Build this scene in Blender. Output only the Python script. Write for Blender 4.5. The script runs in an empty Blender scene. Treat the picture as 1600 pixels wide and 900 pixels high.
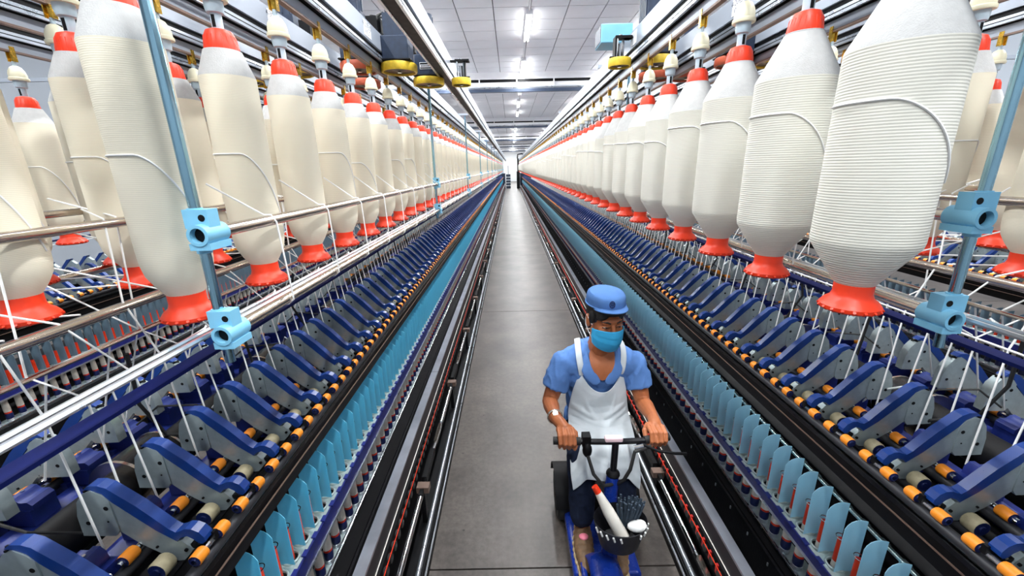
import bpy, bmesh, math, random
from mathutils import Vector, Matrix
random.seed(7)
R = math.radians
scene = bpy.context.scene
COL = scene.collection

# ------------------------------------------------------------------ camera
PITCH, YAW, ROLL, FPX = 0.285701549, -0.00333641347, 0.0223127021, 638.258671
EYE = Vector((0, 0, 1.8))
fw = Vector((math.sin(YAW)*math.cos(PITCH), math.cos(YAW)*math.cos(PITCH), -math.sin(PITCH)))
rt0 = Vector((math.cos(YAW), -math.sin(YAW), 0))
dn0 = fw.cross(rt0)
rt = math.cos(ROLL)*rt0 + math.sin(ROLL)*dn0
dn = -math.sin(ROLL)*rt0 + math.cos(ROLL)*dn0
cd = bpy.data.cameras.new('camera')
cam = bpy.data.objects.new('camera', cd); COL.objects.link(cam)
up = -dn; bk = -fw
cam.matrix_world = Matrix(((rt.x, up.x, bk.x, EYE.x), (rt.y, up.y, bk.y, EYE.y), (rt.z, up.z, bk.z, EYE.z), (0, 0, 0, 1)))
cd.sensor_width = 36; cd.lens = FPX*36/1600
cd.clip_start = 0.02; cd.clip_end = 200
scene.camera = cam

# ------------------------------------------------------------------ world, lamps, exposure
world = bpy.data.worlds.new('hall_air'); scene.world = world; world.use_nodes = True
wb = world.node_tree.nodes['Background']
wb.inputs[0].default_value = (0.82, 0.90, 1.0, 1); wb.inputs[1].default_value = 0.15
scene.view_settings.view_transform = 'Standard'
scene.view_settings.look = 'None'
scene.view_settings.gamma = 1
scene.view_settings.use_curve_mapping = False
scene.view_settings.exposure = 0.58
LAMP_W = 52.0           # watts of each ceiling batten
CEIL = 4.30
LAMP_ROWS = (0.36, -1.66, 2.60, -4.12, 4.84)
LAMP_Y = [-1.5 + 3.05*k for k in range(0, 20)]
LAMP_POS = []
for lx in LAMP_ROWS:
    for ly in LAMP_Y:
        yy = ly + 0.80
        LAMP_POS.append((lx, yy))
        ld = bpy.data.lights.new('batten_light', 'AREA'); ld.shape = 'RECTANGLE'
        ld.size = 0.16; ld.size_y = 1.35; ld.energy = LAMP_W; ld.color = (0.95, 0.98, 1.0)
        lo = bpy.data.objects.new('batten_light', ld); COL.objects.link(lo)
        lo.location = (lx, yy, CEIL-0.125)

# ------------------------------------------------------------------ materials
def mat(name, col, rough=0.5, metal=0.0, noise=0.0, nscale=20.0, bump=0.0, bscale=200.0, spec=0.5, emit=None, estr=0.0):
    m = bpy.data.materials.new(name); m.use_nodes = True
    nt = m.node_tree; b = nt.nodes['Principled BSDF']
    b.inputs['Base Color'].default_value = (*col, 1); b.inputs['Roughness'].default_value = rough
    b.inputs['Metallic'].default_value = metal
    b.inputs['Specular IOR Level'].default_value = spec
    tc = nt.nodes.new('ShaderNodeTexCoord')
    if noise > 0:
        n = nt.nodes.new('ShaderNodeTexNoise'); n.inputs['Scale'].default_value = nscale; n.inputs['Detail'].default_value = 4
        nt.links.new(tc.outputs['Object'], n.inputs['Vector'])
        r = nt.nodes.new('ShaderNodeMapRange')
        r.inputs[1].default_value = 0.25; r.inputs[2].default_value = 0.75
        r.inputs[3].default_value = 1-noise; r.inputs[4].default_value = 1+noise*0.6
        nt.links.new(n.outputs['Fac'], r.inputs[0])
        mx = nt.nodes.new('ShaderNodeMix'); mx.data_type = 'RGBA'; mx.blend_type = 'MULTIPLY'; mx.inputs[0].default_value = 1
        mx.inputs[6].default_value = (*col, 1); nt.links.new(r.outputs[0], mx.inputs[7])
        nt.links.new(mx.outputs[2], b.inputs['Base Color'])
        rr = nt.nodes.new('ShaderNodeMapRange'); rr.inputs[3].default_value = max(0.03, rough-0.12); rr.inputs[4].default_value = min(1, rough+0.12)
        nt.links.new(n.outputs['Fac'], rr.inputs[0]); nt.links.new(rr.outputs[0], b.inputs['Roughness'])
    if bump > 0:
        n2 = nt.nodes.new('ShaderNodeTexNoise'); n2.inputs['Scale'].default_value = bscale; n2.inputs['Detail'].default_value = 3
        nt.links.new(tc.outputs['Object'], n2.inputs['Vector'])
        bp = nt.nodes.new('ShaderNodeBump'); bp.inputs['Strength'].default_value = bump; bp.inputs['Distance'].default_value = 0.004
        nt.links.new(n2.outputs['Fac'], bp.inputs['Height']); nt.links.new(bp.outputs[0], b.inputs['Normal'])
    if emit:
        b.inputs['Emission Color'].default_value = (*emit, 1); b.inputs['Emission Strength'].default_value = estr
    return m

def plastic_sheet(name, col, tr):
    m = mat(name, col, 0.34, 0, 0.05, 12); nt = m.node_tree; b = nt.nodes['Principled BSDF']
    t = nt.nodes.new('ShaderNodeBsdfTranslucent'); t.inputs[0].default_value = (*tr, 1)
    x = nt.nodes.new('ShaderNodeMixShader'); x.inputs[0].default_value = 0.5
    nt.links.new(b.outputs[0], x.inputs[1]); nt.links.new(t.outputs[0], x.inputs[2]); nt.links.new(x.outputs[0], nt.nodes['Material Output'].inputs[0]); return m

def yarn_mat(name, col, period, strength):
    """wound yarn: fine horizontal turns (bump) and colour slightly darker in the grooves between turns"""
    m = mat(name, col, 0.85, 0, spec=0.15)
    nt = m.node_tree; b = nt.nodes['Principled BSDF']; tc = next(n for n in nt.nodes if n.type == 'TEX_COORD')
    w = nt.nodes.new('ShaderNodeTexWave'); w.wave_type = 'BANDS'; w.bands_direction = 'Z'
    w.inputs['Scale'].default_value = 0.314/period; w.inputs['Distortion'].default_value = 0.25; w.inputs['Detail'].default_value = 1; w.inputs['Detail Scale'].default_value = 6
    nt.links.new(tc.outputs['Object'], w.inputs['Vector'])
    bp = nt.nodes.new('ShaderNodeBump'); bp.inputs['Strength'].default_value = strength; bp.inputs['Distance'].default_value = 0.0025
    nt.links.new(w.outputs['Fac'], bp.inputs['Height']); nt.links.new(bp.outputs[0], b.inputs['Normal'])
    r = nt.nodes.new('ShaderNodeMapRange'); r.inputs[3].default_value = 0.90; r.inputs[4].default_value = 1.03
    nt.links.new(w.outputs['Fac'], r.inputs[0])
    mx = nt.nodes.new('ShaderNodeMix'); mx.data_type = 'RGBA'; mx.blend_type = 'MULTIPLY'; mx.inputs[0].default_value = 1
    mx.inputs[6].default_value = (*col, 1); nt.links.new(r.outputs[0], mx.inputs[7]); nt.links.new(mx.outputs[2], b.inputs['Base Color'])
    return m

M = {}
M['white_paint'] = mat('white_paint', (0.80, 0.80, 0.83), 0.55, 0, 0.05, 3)
M['ceil'] = mat('ceiling_board', (0.78, 0.78, 0.82), 0.42, 0, 0.06, 2.5)
M['dark_joint'] = mat('dark_joint', (0.06, 0.06, 0.07), 0.8)
M['alu'] = mat('aluminium', (0.58, 0.62, 0.67), 0.30, 0.85, 0.10, 8)
M['alu_face'] = mat('anodised_face', (0.31, 0.345, 0.40), 0.36, 0.25, 0.06, 4)
M['steel'] = mat('bright_steel', (0.72, 0.72, 0.72), 0.16, 1.0, 0.10, 15)
M['chrome'] = mat('chrome', (0.78, 0.80, 0.82), 0.09, 1.0)
M['rail_steel'] = mat('warm_steel_rail', (0.66, 0.58, 0.50), 0.20, 1.0, 0.08, 12)
M['brown_under'] = mat('brown_strip', (0.20, 0.13, 0.10), 0.5, 0.2, 0.2, 12)
M['black'] = mat('black_metal', (0.0035, 0.0035, 0.0045), 0.55, 0.0, 0.3, 30, spec=0.18)
M['black_gloss'] = mat('black_gloss', (0.007, 0.007, 0.009), 0.25, 0.0, spec=0.35)
M['rubber'] = mat('black_rubber', (0.012, 0.012, 0.012), 0.65)
M['dust_black'] = mat('dusty_black_panel', (0.0045, 0.0045, 0.0065), 0.65, 0, 0.5, 14, 0.3, 90, spec=0.2)
M['darkgrey'] = mat('dark_grey_web', (0.035, 0.036, 0.042), 0.5, 0.3, 0.25, 14)
M['beam_alu'] = mat('brushed_band', (0.50, 0.52, 0.58), 0.34, 0.7, 0.22, 9)
M['arm_grey'] = mat('arm_grey', (0.35, 0.42, 0.44), 0.38, 0.45, 0.14, 60)
M['blue'] = mat('arm_blue', (0.005, 0.040, 0.22), 0.33, 0, 0.12, 40)
M['stand_blue'] = mat('stand_blue', (0.012, 0.026, 0.19), 0.38, 0, 0.2, 40)
M['band_blue'] = mat('ring_rail_blue', (0.012, 0.018, 0.16), 0.42, 0, 0.4, 45)
M['spindle_blue'] = mat('spindle_blue', (0.006, 0.014, 0.085), 0.40, 0, 0.2, 60)
M['strip_blue'] = mat('strip_blue', (0.004, 0.009, 0.080), 0.7, 0, 0.15, 10, spec=0.1)
M['orange'] = mat('orange_rubber', (0.86, 0.27, 0.015), 0.42, 0, 0.08, 60)
M['cream_apron'] = mat('apron_tan', (0.40, 0.35, 0.22), 0.6, 0, 0.25, 70)
M['sep'] = plastic_sheet('separator_blue', (0.20, 0.62, 0.80), (0.30, 0.74, 0.90))
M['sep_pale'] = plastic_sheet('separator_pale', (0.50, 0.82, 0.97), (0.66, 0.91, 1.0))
M['sep_grey'] = mat('separator_grey', (0.20, 0.30, 0.38), 0.4, 0, 0.06, 12)
M['plate'] = mat('ring_plate', (0.50, 0.60, 0.59), 0.36, 0.35, 0.25, 35)
M['teal_rod'] = mat('teal_rod', (0.42, 0.58, 0.60), 0.18, 0.9, 0.2, 35)
M['red'] = mat('red_plastic', (0.82, 0.040, 0.006), 0.42, 0, 0.08, 30)
M['red_dark'] = mat('dark_red', (0.42, 0.015, 0.015), 0.45, 0, 0.2, 30)
M['tube_white'] = mat('tube_white', (0.80, 0.76, 0.68), 0.55, 0, 0.05, 40)
M['clamp'] = mat('clamp_blue', (0.20, 0.50, 0.70), 0.40, 0, 0.05, 20)
M['bell'] = mat('bell_cream', (0.80, 0.76, 0.56), 0.38, 0, 0.05, 30)
M['hang_grey'] = mat('hanger_grey', (0.45, 0.56, 0.63), 0.36, 0, 0.06, 30)
M['brass'] = mat('brass', (0.72, 0.42, 0.06), 0.25, 1.0, 0.15, 60)
M['yellow'] = mat('wheel_yellow', (0.72, 0.50, 0.03), 0.48, 0, 0.25, 40)
M['wheel_red'] = mat('wheel_red', (0.52, 0.10, 0.045), 0.5, 0, 0.2, 40)
M['wheel_iron'] = mat('wheel_iron', (0.10, 0.08, 0.06), 0.4, 0.8, 0.3, 50)
M['motor'] = mat('motor_navy', (0.018, 0.032, 0.065), 0.45, 0.2, 0.3, 40)
M['post_reflect'] = mat('post_teal_reflection', (0.34, 0.56, 0.66), 0.12, 1.0, 0.08, 10)  # steel posts; their blue-teal reflections are put into the base colour
M['yarnL'] = yarn_mat('roving_cream', (0.83, 0.77, 0.62), 0.0038, 0.10)
M['yarnR'] = yarn_mat('roving_white', (0.72, 0.705, 0.625), 0.0056, 0.24)
M['yarn_top'] = mat('roving_shoulder', (0.52, 0.52, 0.51), 0.9, 0, 0.08, 60, 0.25, 300, spec=0.1)  # shoulder colour darkened to offset strong lamplight from above
M['strand'] = mat('strand_white', (0.86, 0.86, 0.84), 0.8, spec=0.2)
M['print_black'] = mat('print_black', (0.02, 0.02, 0.03), 0.6)
M['sticker'] = mat('sticker_white', (0.74, 0.76, 0.80), 0.4)
M['green_led'] = mat('green_lamp', (0.4, 0.9, 0.1), 0.4, emit=(0.5, 1.0, 0.1), estr=2.0)
M['tube_light'] = mat('tube_light', (1, 1, 1), 0.4, emit=(1.0, 1.0, 0.97), estr=22.0)
M['wall'] = mat('wall_paint', (0.82, 0.83, 0.84), 0.6, 0, 0.04, 1.5)
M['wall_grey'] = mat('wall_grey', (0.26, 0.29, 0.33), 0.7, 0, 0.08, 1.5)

def floor_mat():
    m = mat('concrete', (0.30, 0.285, 0.275), 0.42, 0)
    nt = m.node_tree; b = nt.nodes['Principled BSDF']; tc = next(n for n in nt.nodes if n.type == 'TEX_COORD')
    geo = nt.nodes.new('ShaderNodeNewGeometry')
    def noise(s, d):
        n = nt.nodes.new('ShaderNodeTexNoise'); n.inputs['Scale'].default_value = s; n.inputs['Detail'].default_value = d
        n.inputs['Roughness'].default_value = 0.65
        nt.links.new(geo.outputs['Position'], n.inputs['Vector']); return n
    a = noise(2.2, 8); c = noise(34, 5)
    r1 = nt.nodes.new('ShaderNodeValToRGB')
    r1.color_ramp.elements[0].position = 0.30; r1.color_ramp.elements[0].color = (0.046, 0.037, 0.032, 1)
    r1.color_ramp.elements[1].position = 0.72; r1.color_ramp.elements[1].color = (0.122, 0.102, 0.089, 1)
    nt.links.new(a.outputs['Fac'], r1.inputs[0])
    r2 = nt.nodes.new('ShaderNodeMapRange'); r2.inputs[1].default_value = 0.3; r2.inputs[2].default_value = 0.7; r2.inputs[3].default_value = 0.62; r2.inputs[4].default_value = 1.25
    nt.links.new(c.outputs['Fac'], r2.inputs[0])
    mx = nt.nodes.new('ShaderNodeMix'); mx.data_type = 'RGBA'; mx.blend_type = 'MULTIPLY'; mx.inputs[0].default_value = 1
    nt.links.new(r1.outputs[0], mx.inputs[6]); nt.links.new(r2.outputs[0], mx.inputs[7])
    # thin cracks and dark specks
    v = nt.nodes.new('ShaderNodeTexVoronoi'); v.inputs['Scale'].default_value = 5.5
    nt.links.new(geo.outputs['Position'], v.inputs['Vector'])
    r3 = nt.nodes.new('ShaderNodeMapRange'); r3.inputs[1].default_value = 0.02; r3.inputs[2].default_value = 0.05; r3.inputs[3].default_value = 0.25; r3.inputs[4].default_value = 1
    nt.links.new(v.outputs['Distance'], r3.inputs[0])
    mx2 = nt.nodes.new('ShaderNodeMix'); mx2.data_type = 'RGBA'; mx2.blend_type = 'MULTIPLY'; mx2.inputs[0].default_value = 1
    nt.links.new(mx.outputs[2], mx2.inputs[6]); nt.links.new(r3.outputs[0], mx2.inputs[7])
    nt.links.new(mx2.outputs[2], b.inputs['Base Color'])
    rr = nt.nodes.new('ShaderNodeMapRange'); rr.inputs[3].default_value = 0.28; rr.inputs[4].default_value = 0.55
    nt.links.new(c.outputs['Fac'], rr.inputs[0]); nt.links.new(rr.outputs[0], b.inputs['Roughness'])
    return m
M['floor'] = floor_mat()

# ------------------------------------------------------------------ mesh builder
class MB:
    """collects boxes, tubes, lathes and prisms; tf maps (w, y, z) to local x, y, z"""
    def __init__(s, tf=None, flip=False):
        s.v = []; s.f = []; s.mi = []; s.sm = []; s.mats = []; s.tf = tf; s.flip = flip
    def mid(s, m):
        if m not in s.mats: s.mats.append(m)
        return s.mats.index(m)
    def add(s, verts, faces, m, smooth=False):
        b = len(s.v); k = s.mid(m)
        s.v.extend((tuple(s.tf(*p)) if s.tf else tuple(p)) for p in verts)
        for f in faces:
            s.f.append(tuple(b+i for i in (reversed(f) if s.flip else f))); s.mi.append(k); s.sm.append(smooth)
    def box(s, x0, x1, y0, y1, z0, z1, m):
        s.add([(x0,y0,z0),(x1,y0,z0),(x1,y1,z0),(x0,y1,z0),(x0,y0,z1),(x1,y0,z1),(x1,y1,z1),(x0,y1,z1)],
              [(0,3,2,1),(4,5,6,7),(0,1,5,4),(1,2,6,5),(2,3,7,6),(3,0,4,7)], m)
    def cyl(s, p0, p1, r, m, n=12, r1=None, caps=True, smooth=True):
        s.tube([p0, p1], r, m, n, caps, radii=[r, r if r1 is None else r1], smooth=smooth)
    def tube(s, pts, r, m, n=8, caps=True, radii=None, smooth=True, closed=False):
        pts = [Vector(p) for p in pts]; k = len(pts); verts = []; prev = None
        for i, p in enumerate(pts):
            if closed: t = pts[(i+1) % k]-pts[i-1]
            else: t = pts[min(i+1, k-1)]-pts[max(i-1, 0)]
            t.normalize()
            if prev is None:
                a = Vector((0, 0, 1)) if abs(t.z) < 0.9 else Vector((1, 0, 0)); u = t.cross(a).normalized()
            else:
                u = (prev-t*prev.dot(t)).normalized()
            prev = u; w = t.cross(u); rr = radii[i] if radii else r
            for j in range(n):
                a = 2*math.pi*j/n; verts.append(p+(u*math.cos(a)+w*math.sin(a))*rr)
        faces = []
        for i in range(k if closed else k-1):
            i2 = (i+1) % k
            for j in range(n):
                j2 = (j+1) % n; faces.append((i*n+j, i*n+j2, i2*n+j2, i2*n+j))
        s.add(verts, faces, m, smooth)
        if caps and not closed:
            b = [tuple(v) for v in verts]
            s.add(b[:n], [tuple(reversed(range(n)))], m); s.add(b[-n:], [tuple(range(n))], m)
    def lathe(s, prof, n=24, c=(0,0,0), mats=None, m=None, smooth=True, caps=True):
        """prof: [(r, z)], mats: material per segment"""
        for i in range(len(prof)-1):
            (r0, z0), (r1, z1) = prof[i], prof[i+1]
            vs = []
            for (r, z) in ((r0, z0), (r1, z1)):
                for j in range(n):
                    a = 2*math.pi*j/n; vs.append((c[0]+r*math.cos(a), c[1]+r*math.sin(a), c[2]+z))
            s.add(vs, [(j, (j+1) % n, n+(j+1) % n, n+j) for j in range(n)], mats[i] if mats else m, smooth)
        if caps:
            for (r, z), rev, mm in ((prof[0], True, mats[0] if mats else m), (prof[-1], False, mats[-1] if mats else m)):
                if r > 1e-5:
                    vs = [(c[0]+r*math.cos(2*math.pi*j/n), c[1]+r*math.sin(2*math.pi*j/n), c[2]+z) for j in range(n)]
                    s.add(vs, [tuple(reversed(range(n))) if rev else tuple(range(n))], mm)
    def prism(s, prof, y0, y1, m, smooth=False):
        """closed outline [(x, z)] swept along y"""
        k = len(prof)
        s.add([(x, y0, z) for x, z in prof]+[(x, y1, z) for x, z in prof],
              [tuple(range(k)), tuple(reversed(range(k, 2*k)))]+[((i+1) % k, i, k+i, k+(i+1) % k) for i in range(k)], m, smooth)
    def ball(s, c, r, m, n=12, sc=(1,1,1)):
        vs = []; rows = n//2
        for i in range(rows+1):
            t = math.pi*i/rows
            for j in range(n):
                a = 2*math.pi*j/n
                vs.append((c[0]+r*sc[0]*math.sin(t)*math.cos(a), c[1]+r*sc[1]*math.sin(t)*math.sin(a), c[2]+r*sc[2]*math.cos(t)))
        s.add(vs, [(i*n+j, (i+1)*n+j, (i+1)*n+(j+1) % n, i*n+(j+1) % n) for i in range(rows) for j in range(n)], m, True)
    def mesh(s, name, weld=True, sharp=40):
        me = bpy.data.meshes.new(name)
        me.from_pydata(s.v, [], s.f)
        for m in s.mats: me.materials.append(M[m])
        me.polygons.foreach_set('material_index', s.mi); me.polygons.foreach_set('use_smooth', s.sm)
        if weld and len(s.v) < 60000:
            bm = bmesh.new(); bm.from_mesh(me); bmesh.ops.remove_doubles(bm, verts=bm.verts, dist=1e-5); bm.to_mesh(me); bm.free()
        if any(s.sm): me.set_sharp_from_angle(angle=R(sharp))
        me.update(); return me

def put(name, me, parent=None, loc=(0,0,0), rot=None, label=None):
    o = bpy.data.objects.new(name, me); COL.objects.link(o); o.location = loc
    if rot: o.rotation_euler = rot
    if parent: o.parent = parent
    if label: o['label'] = label
    return o
def part(name, mb, parent, loc=(0,0,0), label=None, kind=None):
    o = put(name, mb.mesh(name), parent, loc, label=label)
    if kind: o['kind'] = kind
    return o
def tag(o, label, cat, group=None):
    o['label'] = label; o['category'] = cat
    if group: o['group'] = group
    return o
def empty(name, loc, label=None, cat=None, group=None):
    o = bpy.data.objects.new(name, None); COL.objects.link(o); o.location = loc; o.empty_display_size = 0.1
    if label: tag(o, label, cat, group)
    return o
def bevel(o, w, seg=2):
    md = o.modifiers.new('bevel', 'BEVEL'); md.width = w; md.segments = seg; md.limit_method = 'ANGLE'; return o
ORD = ['nearest', 'second', 'third', 'fourth', 'fifth', 'sixth', 'seventh', 'eighth', 'ninth', 'tenth', 'eleventh', 'twelfth', 'thirteenth', 'fourteenth',
       'fifteenth', 'sixteenth', 'seventeenth', 'eighteenth', 'nineteenth', 'twentieth']

# ------------------------------------------------------------------ the setting
Y0, Y1, YW = -2.5, 60.0, 38.0     # hall from behind the camera to the far wall; frames end at YW
XW = 6.6
fl = MB(); fl.box(-XW, XW, Y0, Y1, -0.10, -0.012, 'dark_joint')
floor = part('floor', fl, None); floor['kind'] = 'structure'
SL = 3.58
slab_me = {}
for k in range(-1, 17):
    ya = max(Y0, 1.466+SL*(k-1)); yb = min(Y1, 1.466+SL*k)
    if yb-ya < 0.05: continue
    for xa, xb in ((-XW, -2.28), (-2.28, 2.59), (2.59, XW)):
        b = MB(); b.box(xa+0.004, xb-0.004, ya+0.004, yb-0.004, -0.05, 0.0, 'floor')
        part('slab', b, floor)
# ceiling of square panels on a dark grid
TX, TY = 0.6125, 0.59
X00 = 0.397*2.5
cb = MB(); cb.box(-XW, XW, Y0, Y1, CEIL+0.02, CEIL+0.12, 'dark_joint')
ceiling = part('ceiling', cb, None); ceiling['kind'] = 'structure'
pb = MB(); pb.box(0.008, TX-0.008, 0.008, TY-0.008, 0, 0.022, 'ceil'); panel_me = pb.mesh('ceiling_panel')
rest = MB()
nx0 = int((-XW-X00)/TX)-1; npan = 0
for j in range(0, int((Y1-Y0)/TY)):
    ya = 3.06*2.5-0.02+(j-17)*TY
    if ya < Y0 or ya+TY > Y1: continue
    for i in range(nx0, nx0+24):
        xa = X00+i*TX
        if xa < -XW or xa+TX > XW: continue
        if 6.0 < ya < 21 and -2.6 < xa < 3.0:
            put('ceiling_panel', panel_me, ceiling, (xa, ya, CEIL)); npan += 1
        else:
            rest.box(xa+0.008, xa+TX-0.008, ya+0.008, ya+TY-0.008, CEIL, CEIL+0.022, 'ceil')
part('ceiling_panel_field', rest, ceiling, kind='stuff')
# air ducts that cross the hall under the ceiling
for k in range(5):
    yy = 12.3+10.5*k
    t = empty('trim_%d' % (k+1), (0, yy, 0)); t['kind'] = 'structure'
    b = MB(); b.box(-XW, XW, 0.0, 0.9, CEIL-0.17, CEIL, 'white_paint'); b.box(-XW, XW, 0.06, 0.84, CEIL-0.40, CEIL-0.17, 'white_paint')
    part('duct_casing', b, t)
    b = MB(); b.box(-XW, XW, 0.035, 0.06, CEIL-0.235, CEIL-0.17, 'black'); part('air_slot', b, t)
    b = MB(); b.tube([(-XW, 0.0, CEIL-0.375), (XW, 0.0, CEIL-0.375)], 0.024, 'alu', 10); part('pipe', b, t)
    b = MB(); b.box(-XW, XW, -0.05, 0.06, CEIL-0.50, CEIL-0.42, 'motor'); part('lower_channel', b, t)
    for i in range(-8, 9):
        b = MB(); x = 0.21+i*1.02; b.box(x-0.015, x+0.015, -0.02, 0.06, CEIL-0.36, CEIL-0.17, 'white_paint'); part('hanger_tab', b, t)
for nm, bx in (('wall_back', (-XW-0.1, XW+0.1, Y1, Y1+0.15)), ('wall_front', (-XW-0.1, XW+0.1, Y0-0.15, Y0)), ('wall_left', (-XW-0.15, -XW, Y0, Y1)), ('wall_right', (XW, XW+0.15, Y0, Y1))):
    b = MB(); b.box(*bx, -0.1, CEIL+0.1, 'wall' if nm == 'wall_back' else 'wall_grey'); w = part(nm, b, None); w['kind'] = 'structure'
# lamp battens under the ceiling
bb = MB(); bb.box(-0.05, 0.05, -0.72, 0.72, -0.075, 0, 'white_paint'); batten_me = bb.mesh('batten')
bb = MB(); bb.cyl((-0.032, -0.68, -0.095), (-0.032, 0.68, -0.095), 0.014, 'tube_light', 10); bb.cyl((0.032, -0.68, -0.095), (0.032, 0.68, -0.095), 0.014, 'tube_light', 10)
tube_me = bb.mesh('lamp_tube')
bb = MB(); bb.box(-0.012, 0.012, 0.72, 2.33, -0.03, 0, 'white_paint'); conduit_me = bb.mesh('conduit')
for (lx, ly) in LAMP_POS:
    side = 'over the aisle' if abs(lx-0.36) < 0.1 else ('over the left frames' if lx < 0 else 'over the right frames')
    kq = LAMP_Y.index(min(LAMP_Y, key=lambda q: abs(q+0.80-ly)))-3
    if abs(lx-0.36) < 0.1 and 0 <= kq < 8: lab = ['nearest','second','third','fourth','fifth','sixth','seventh','eighth'][kq]+' visible white tube lamp on the ceiling over the aisle'
    elif abs(lx-0.36) < 0.1: lab = 'white twin tube ceiling lamp in the far line over the aisle' if kq > 0 else 'white twin tube ceiling lamp behind the viewpoint'
    else: lab = 'white twin tube ceiling lamp in the line ' + side
    t = empty('ceiling_lamp', (lx, ly, CEIL), lab, 'lamp', 'ceiling lamps ' + side)
    put('batten', batten_me, t); put('lamp_tube', tube_me, t); put('conduit', conduit_me, t)
# ------------------------------------------------------------------ spinning frames
WC = 1.2175       # half width: aisle centre to frame centre
def make_tf(sign):
    return (lambda w, y, z: (sign*(w-WC), y, z))
ARM = [(1.103,1.062),(1.101,1.10),(1.092,1.135),(1.076,1.156),(1.056,1.164),(1.038,1.152),(1.026,1.137),(1.018,1.128),(0.909,1.024),(0.900,1.026),(0.884,1.008),(0.880,1.000),(0.893,0.984),(0.905,0.972),(0.921,0.970),(0.989,1.019),(1.028,1.058),(1.060,1.052)]
HANDLE = [(1.072,1.168),(1.060,1.177),(1.040,1.177),(1.023,1.170),(0.971,1.121),(0.918,1.060),(0.906,1.051),(0.897,1.053),(0.884,1.059),(0.870,1.058),(0.856,1.050),(0.846,1.035),(0.845,1.025),(0.853,1.018),(0.862,1.020),(0.872,1.032),(0.884,1.040),(0.897,1.036),(0.909,1.026),(0.947,1.057),(1.021,1.134),(1.036,1.156),(1.056,1.166)]
HEAD = [(1.106,1.048),(1.104,1.10),(1.094,1.137),(1.077,1.158),(1.056,1.166),(1.037,1.154),(1.025,1.139),(1.024,1.06),(1.035,1.046),(1.052,1.046)]

def arm_meshes(sign):
    tf = make_tf(sign); fp = sign < 0; d = {}
    b = MB(tf, fp); b.prism(ARM, -0.011, 0.011, 'arm_grey'); b.prism(HEAD, -0.0135, 0.0135, 'arm_grey')
    for (w, z, r) in ((1.036,1.120,.0052),(1.085,1.082,.005),(0.893,1.002,.004),(0.955,1.012,.0028),(1.041,1.085,.0022)):
        b.cyl((w,-0.0142,z),(w,0.0142,z), r, 'black', 10)
    b.box(1.070,1.074,-0.012,0.012,1.1602,1.1640,'black'); b.box(1.060,1.084,-0.002,0.002,1.1602,1.1636,'black')
    d['plate'] = b.mesh('drafting_arm')
    b = MB(tf, fp); b.prism(HANDLE, -0.012, 0.012, 'blue'); d['handle'] = b.mesh('pressure_handle')
    def rl(w, z, yo, r, l, m, name, core='spindle_blue'):
        raw = MB(); raw.lathe([(0.0078,-l/2-0.002),(0.0082,-l/2+0.001),(r*0.9,-l/2+0.001),(r,-l/2+0.004),(r,l/2-0.004),(r*0.9,l/2-0.001),(0.0082,l/2-0.001),(0.0078,l/2+0.002)], 14, (0,0,0), [core,core,m,m,m,core,core])
        out = MB(tf, fp); out.mats = raw.mats
        out.v = [tf(w+p[0], yo+p[2], z-p[1]) for p in raw.v]; out.f = raw.f if not fp else [tuple(reversed(f)) for f in raw.f]; out.mi = raw.mi; out.sm = raw.sm
        return out.mesh(name)
    d['front_a'] = rl(0.846,1.010,-0.035,0.0145,0.030,'orange','front_roller'); d['front_b'] = rl(0.846,1.010,0.035,0.0145,0.030,'orange','front_roller')
    d['mid_a'] = rl(0.997,1.014,-0.035,0.0145,0.032,'orange','back_roller'); d['mid_b'] = rl(0.997,1.014,0.035,0.0145,0.032,'orange','back_roller')
    d['apr_a'] = rl(0.932,0.985,-0.035,0.021,0.034,'cream_apron','apron_roller'); d['apr_b'] = rl(0.932,0.985,0.035,0.021,0.034,'cream_apron','apron_roller')
    b = MB(tf, fp)
    b.tube([(0.846,-0.052,1.010),(0.846,0.052,1.010)],0.0062,'steel',8); d['axle'] = b.mesh('roller_axle')
    b = MB(tf, fp); b.tube([(0.997,-0.060,1.014),(0.997,0.060,1.014)],0.0070,'steel',9); d['axle2'] = b.mesh('roller_axle')
    b = MB(tf, fp); b.box(0.838,0.862,0.006,0.016,1.008,1.030,'black'); b.box(0.856,0.884,-0.008,0.014,1.002,1.014,'black'); b.cyl((0.862,-0.012,1.018),(0.862,0.020,1.018),0.0035,'steel',6)
    d['clip'] = b.mesh('roller_clip')
    b = MB(tf, fp); b.box(1.012,1.088,0.040,0.100,0.975,1.020,'stand_blue'); b.prism([(1.028,1.02),(1.030,1.040),(1.040,1.053),(1.054,1.053),(1.063,1.043),(1.070,1.042),(1.084,1.043),(1.094,1.034),(1.094,1.02)],0.044,0.096,'stand_blue')
    b.cyl((1.030,0.028,1.036),(1.030,0.046,1.036),0.009,'alu',10); b.box(0.965,1.03,0.030,0.060,0.955,0.985,'stand_blue')
    b.cyl((1.048,0.07,1.053),(1.048,0.07,1.057),0.004,'steel',8)
    d['stand'] = b.mesh('roller_stand')
    # the whole arm as one piece, for those too far away to show their parts
    f = MB(tf, fp); f.prism([ARM[i] for i in (0,2,4,6,8,11,14,16)], -0.011, 0.011, 'arm_grey'); f.prism([HANDLE[i] for i in (1,3,5,8,11,13,16,18,20)], -0.012, 0.012, 'blue')
    for yo in (-0.035, 0.035):
        for (w, z, r, m) in ((0.846,1.010,.0145,'orange'),(0.997,1.014,.0145,'orange'),(0.932,0.985,.02,'cream_apron')):
            f.cyl((w,yo-0.016,z),(w,yo+0.016,z), r, m, 8)
    d['far_src'] = f; d['far'] = f.mesh('drafting_arm')
    return d
ARMS = {s: arm_meshes(s) for s in (-1, 1)}

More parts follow.
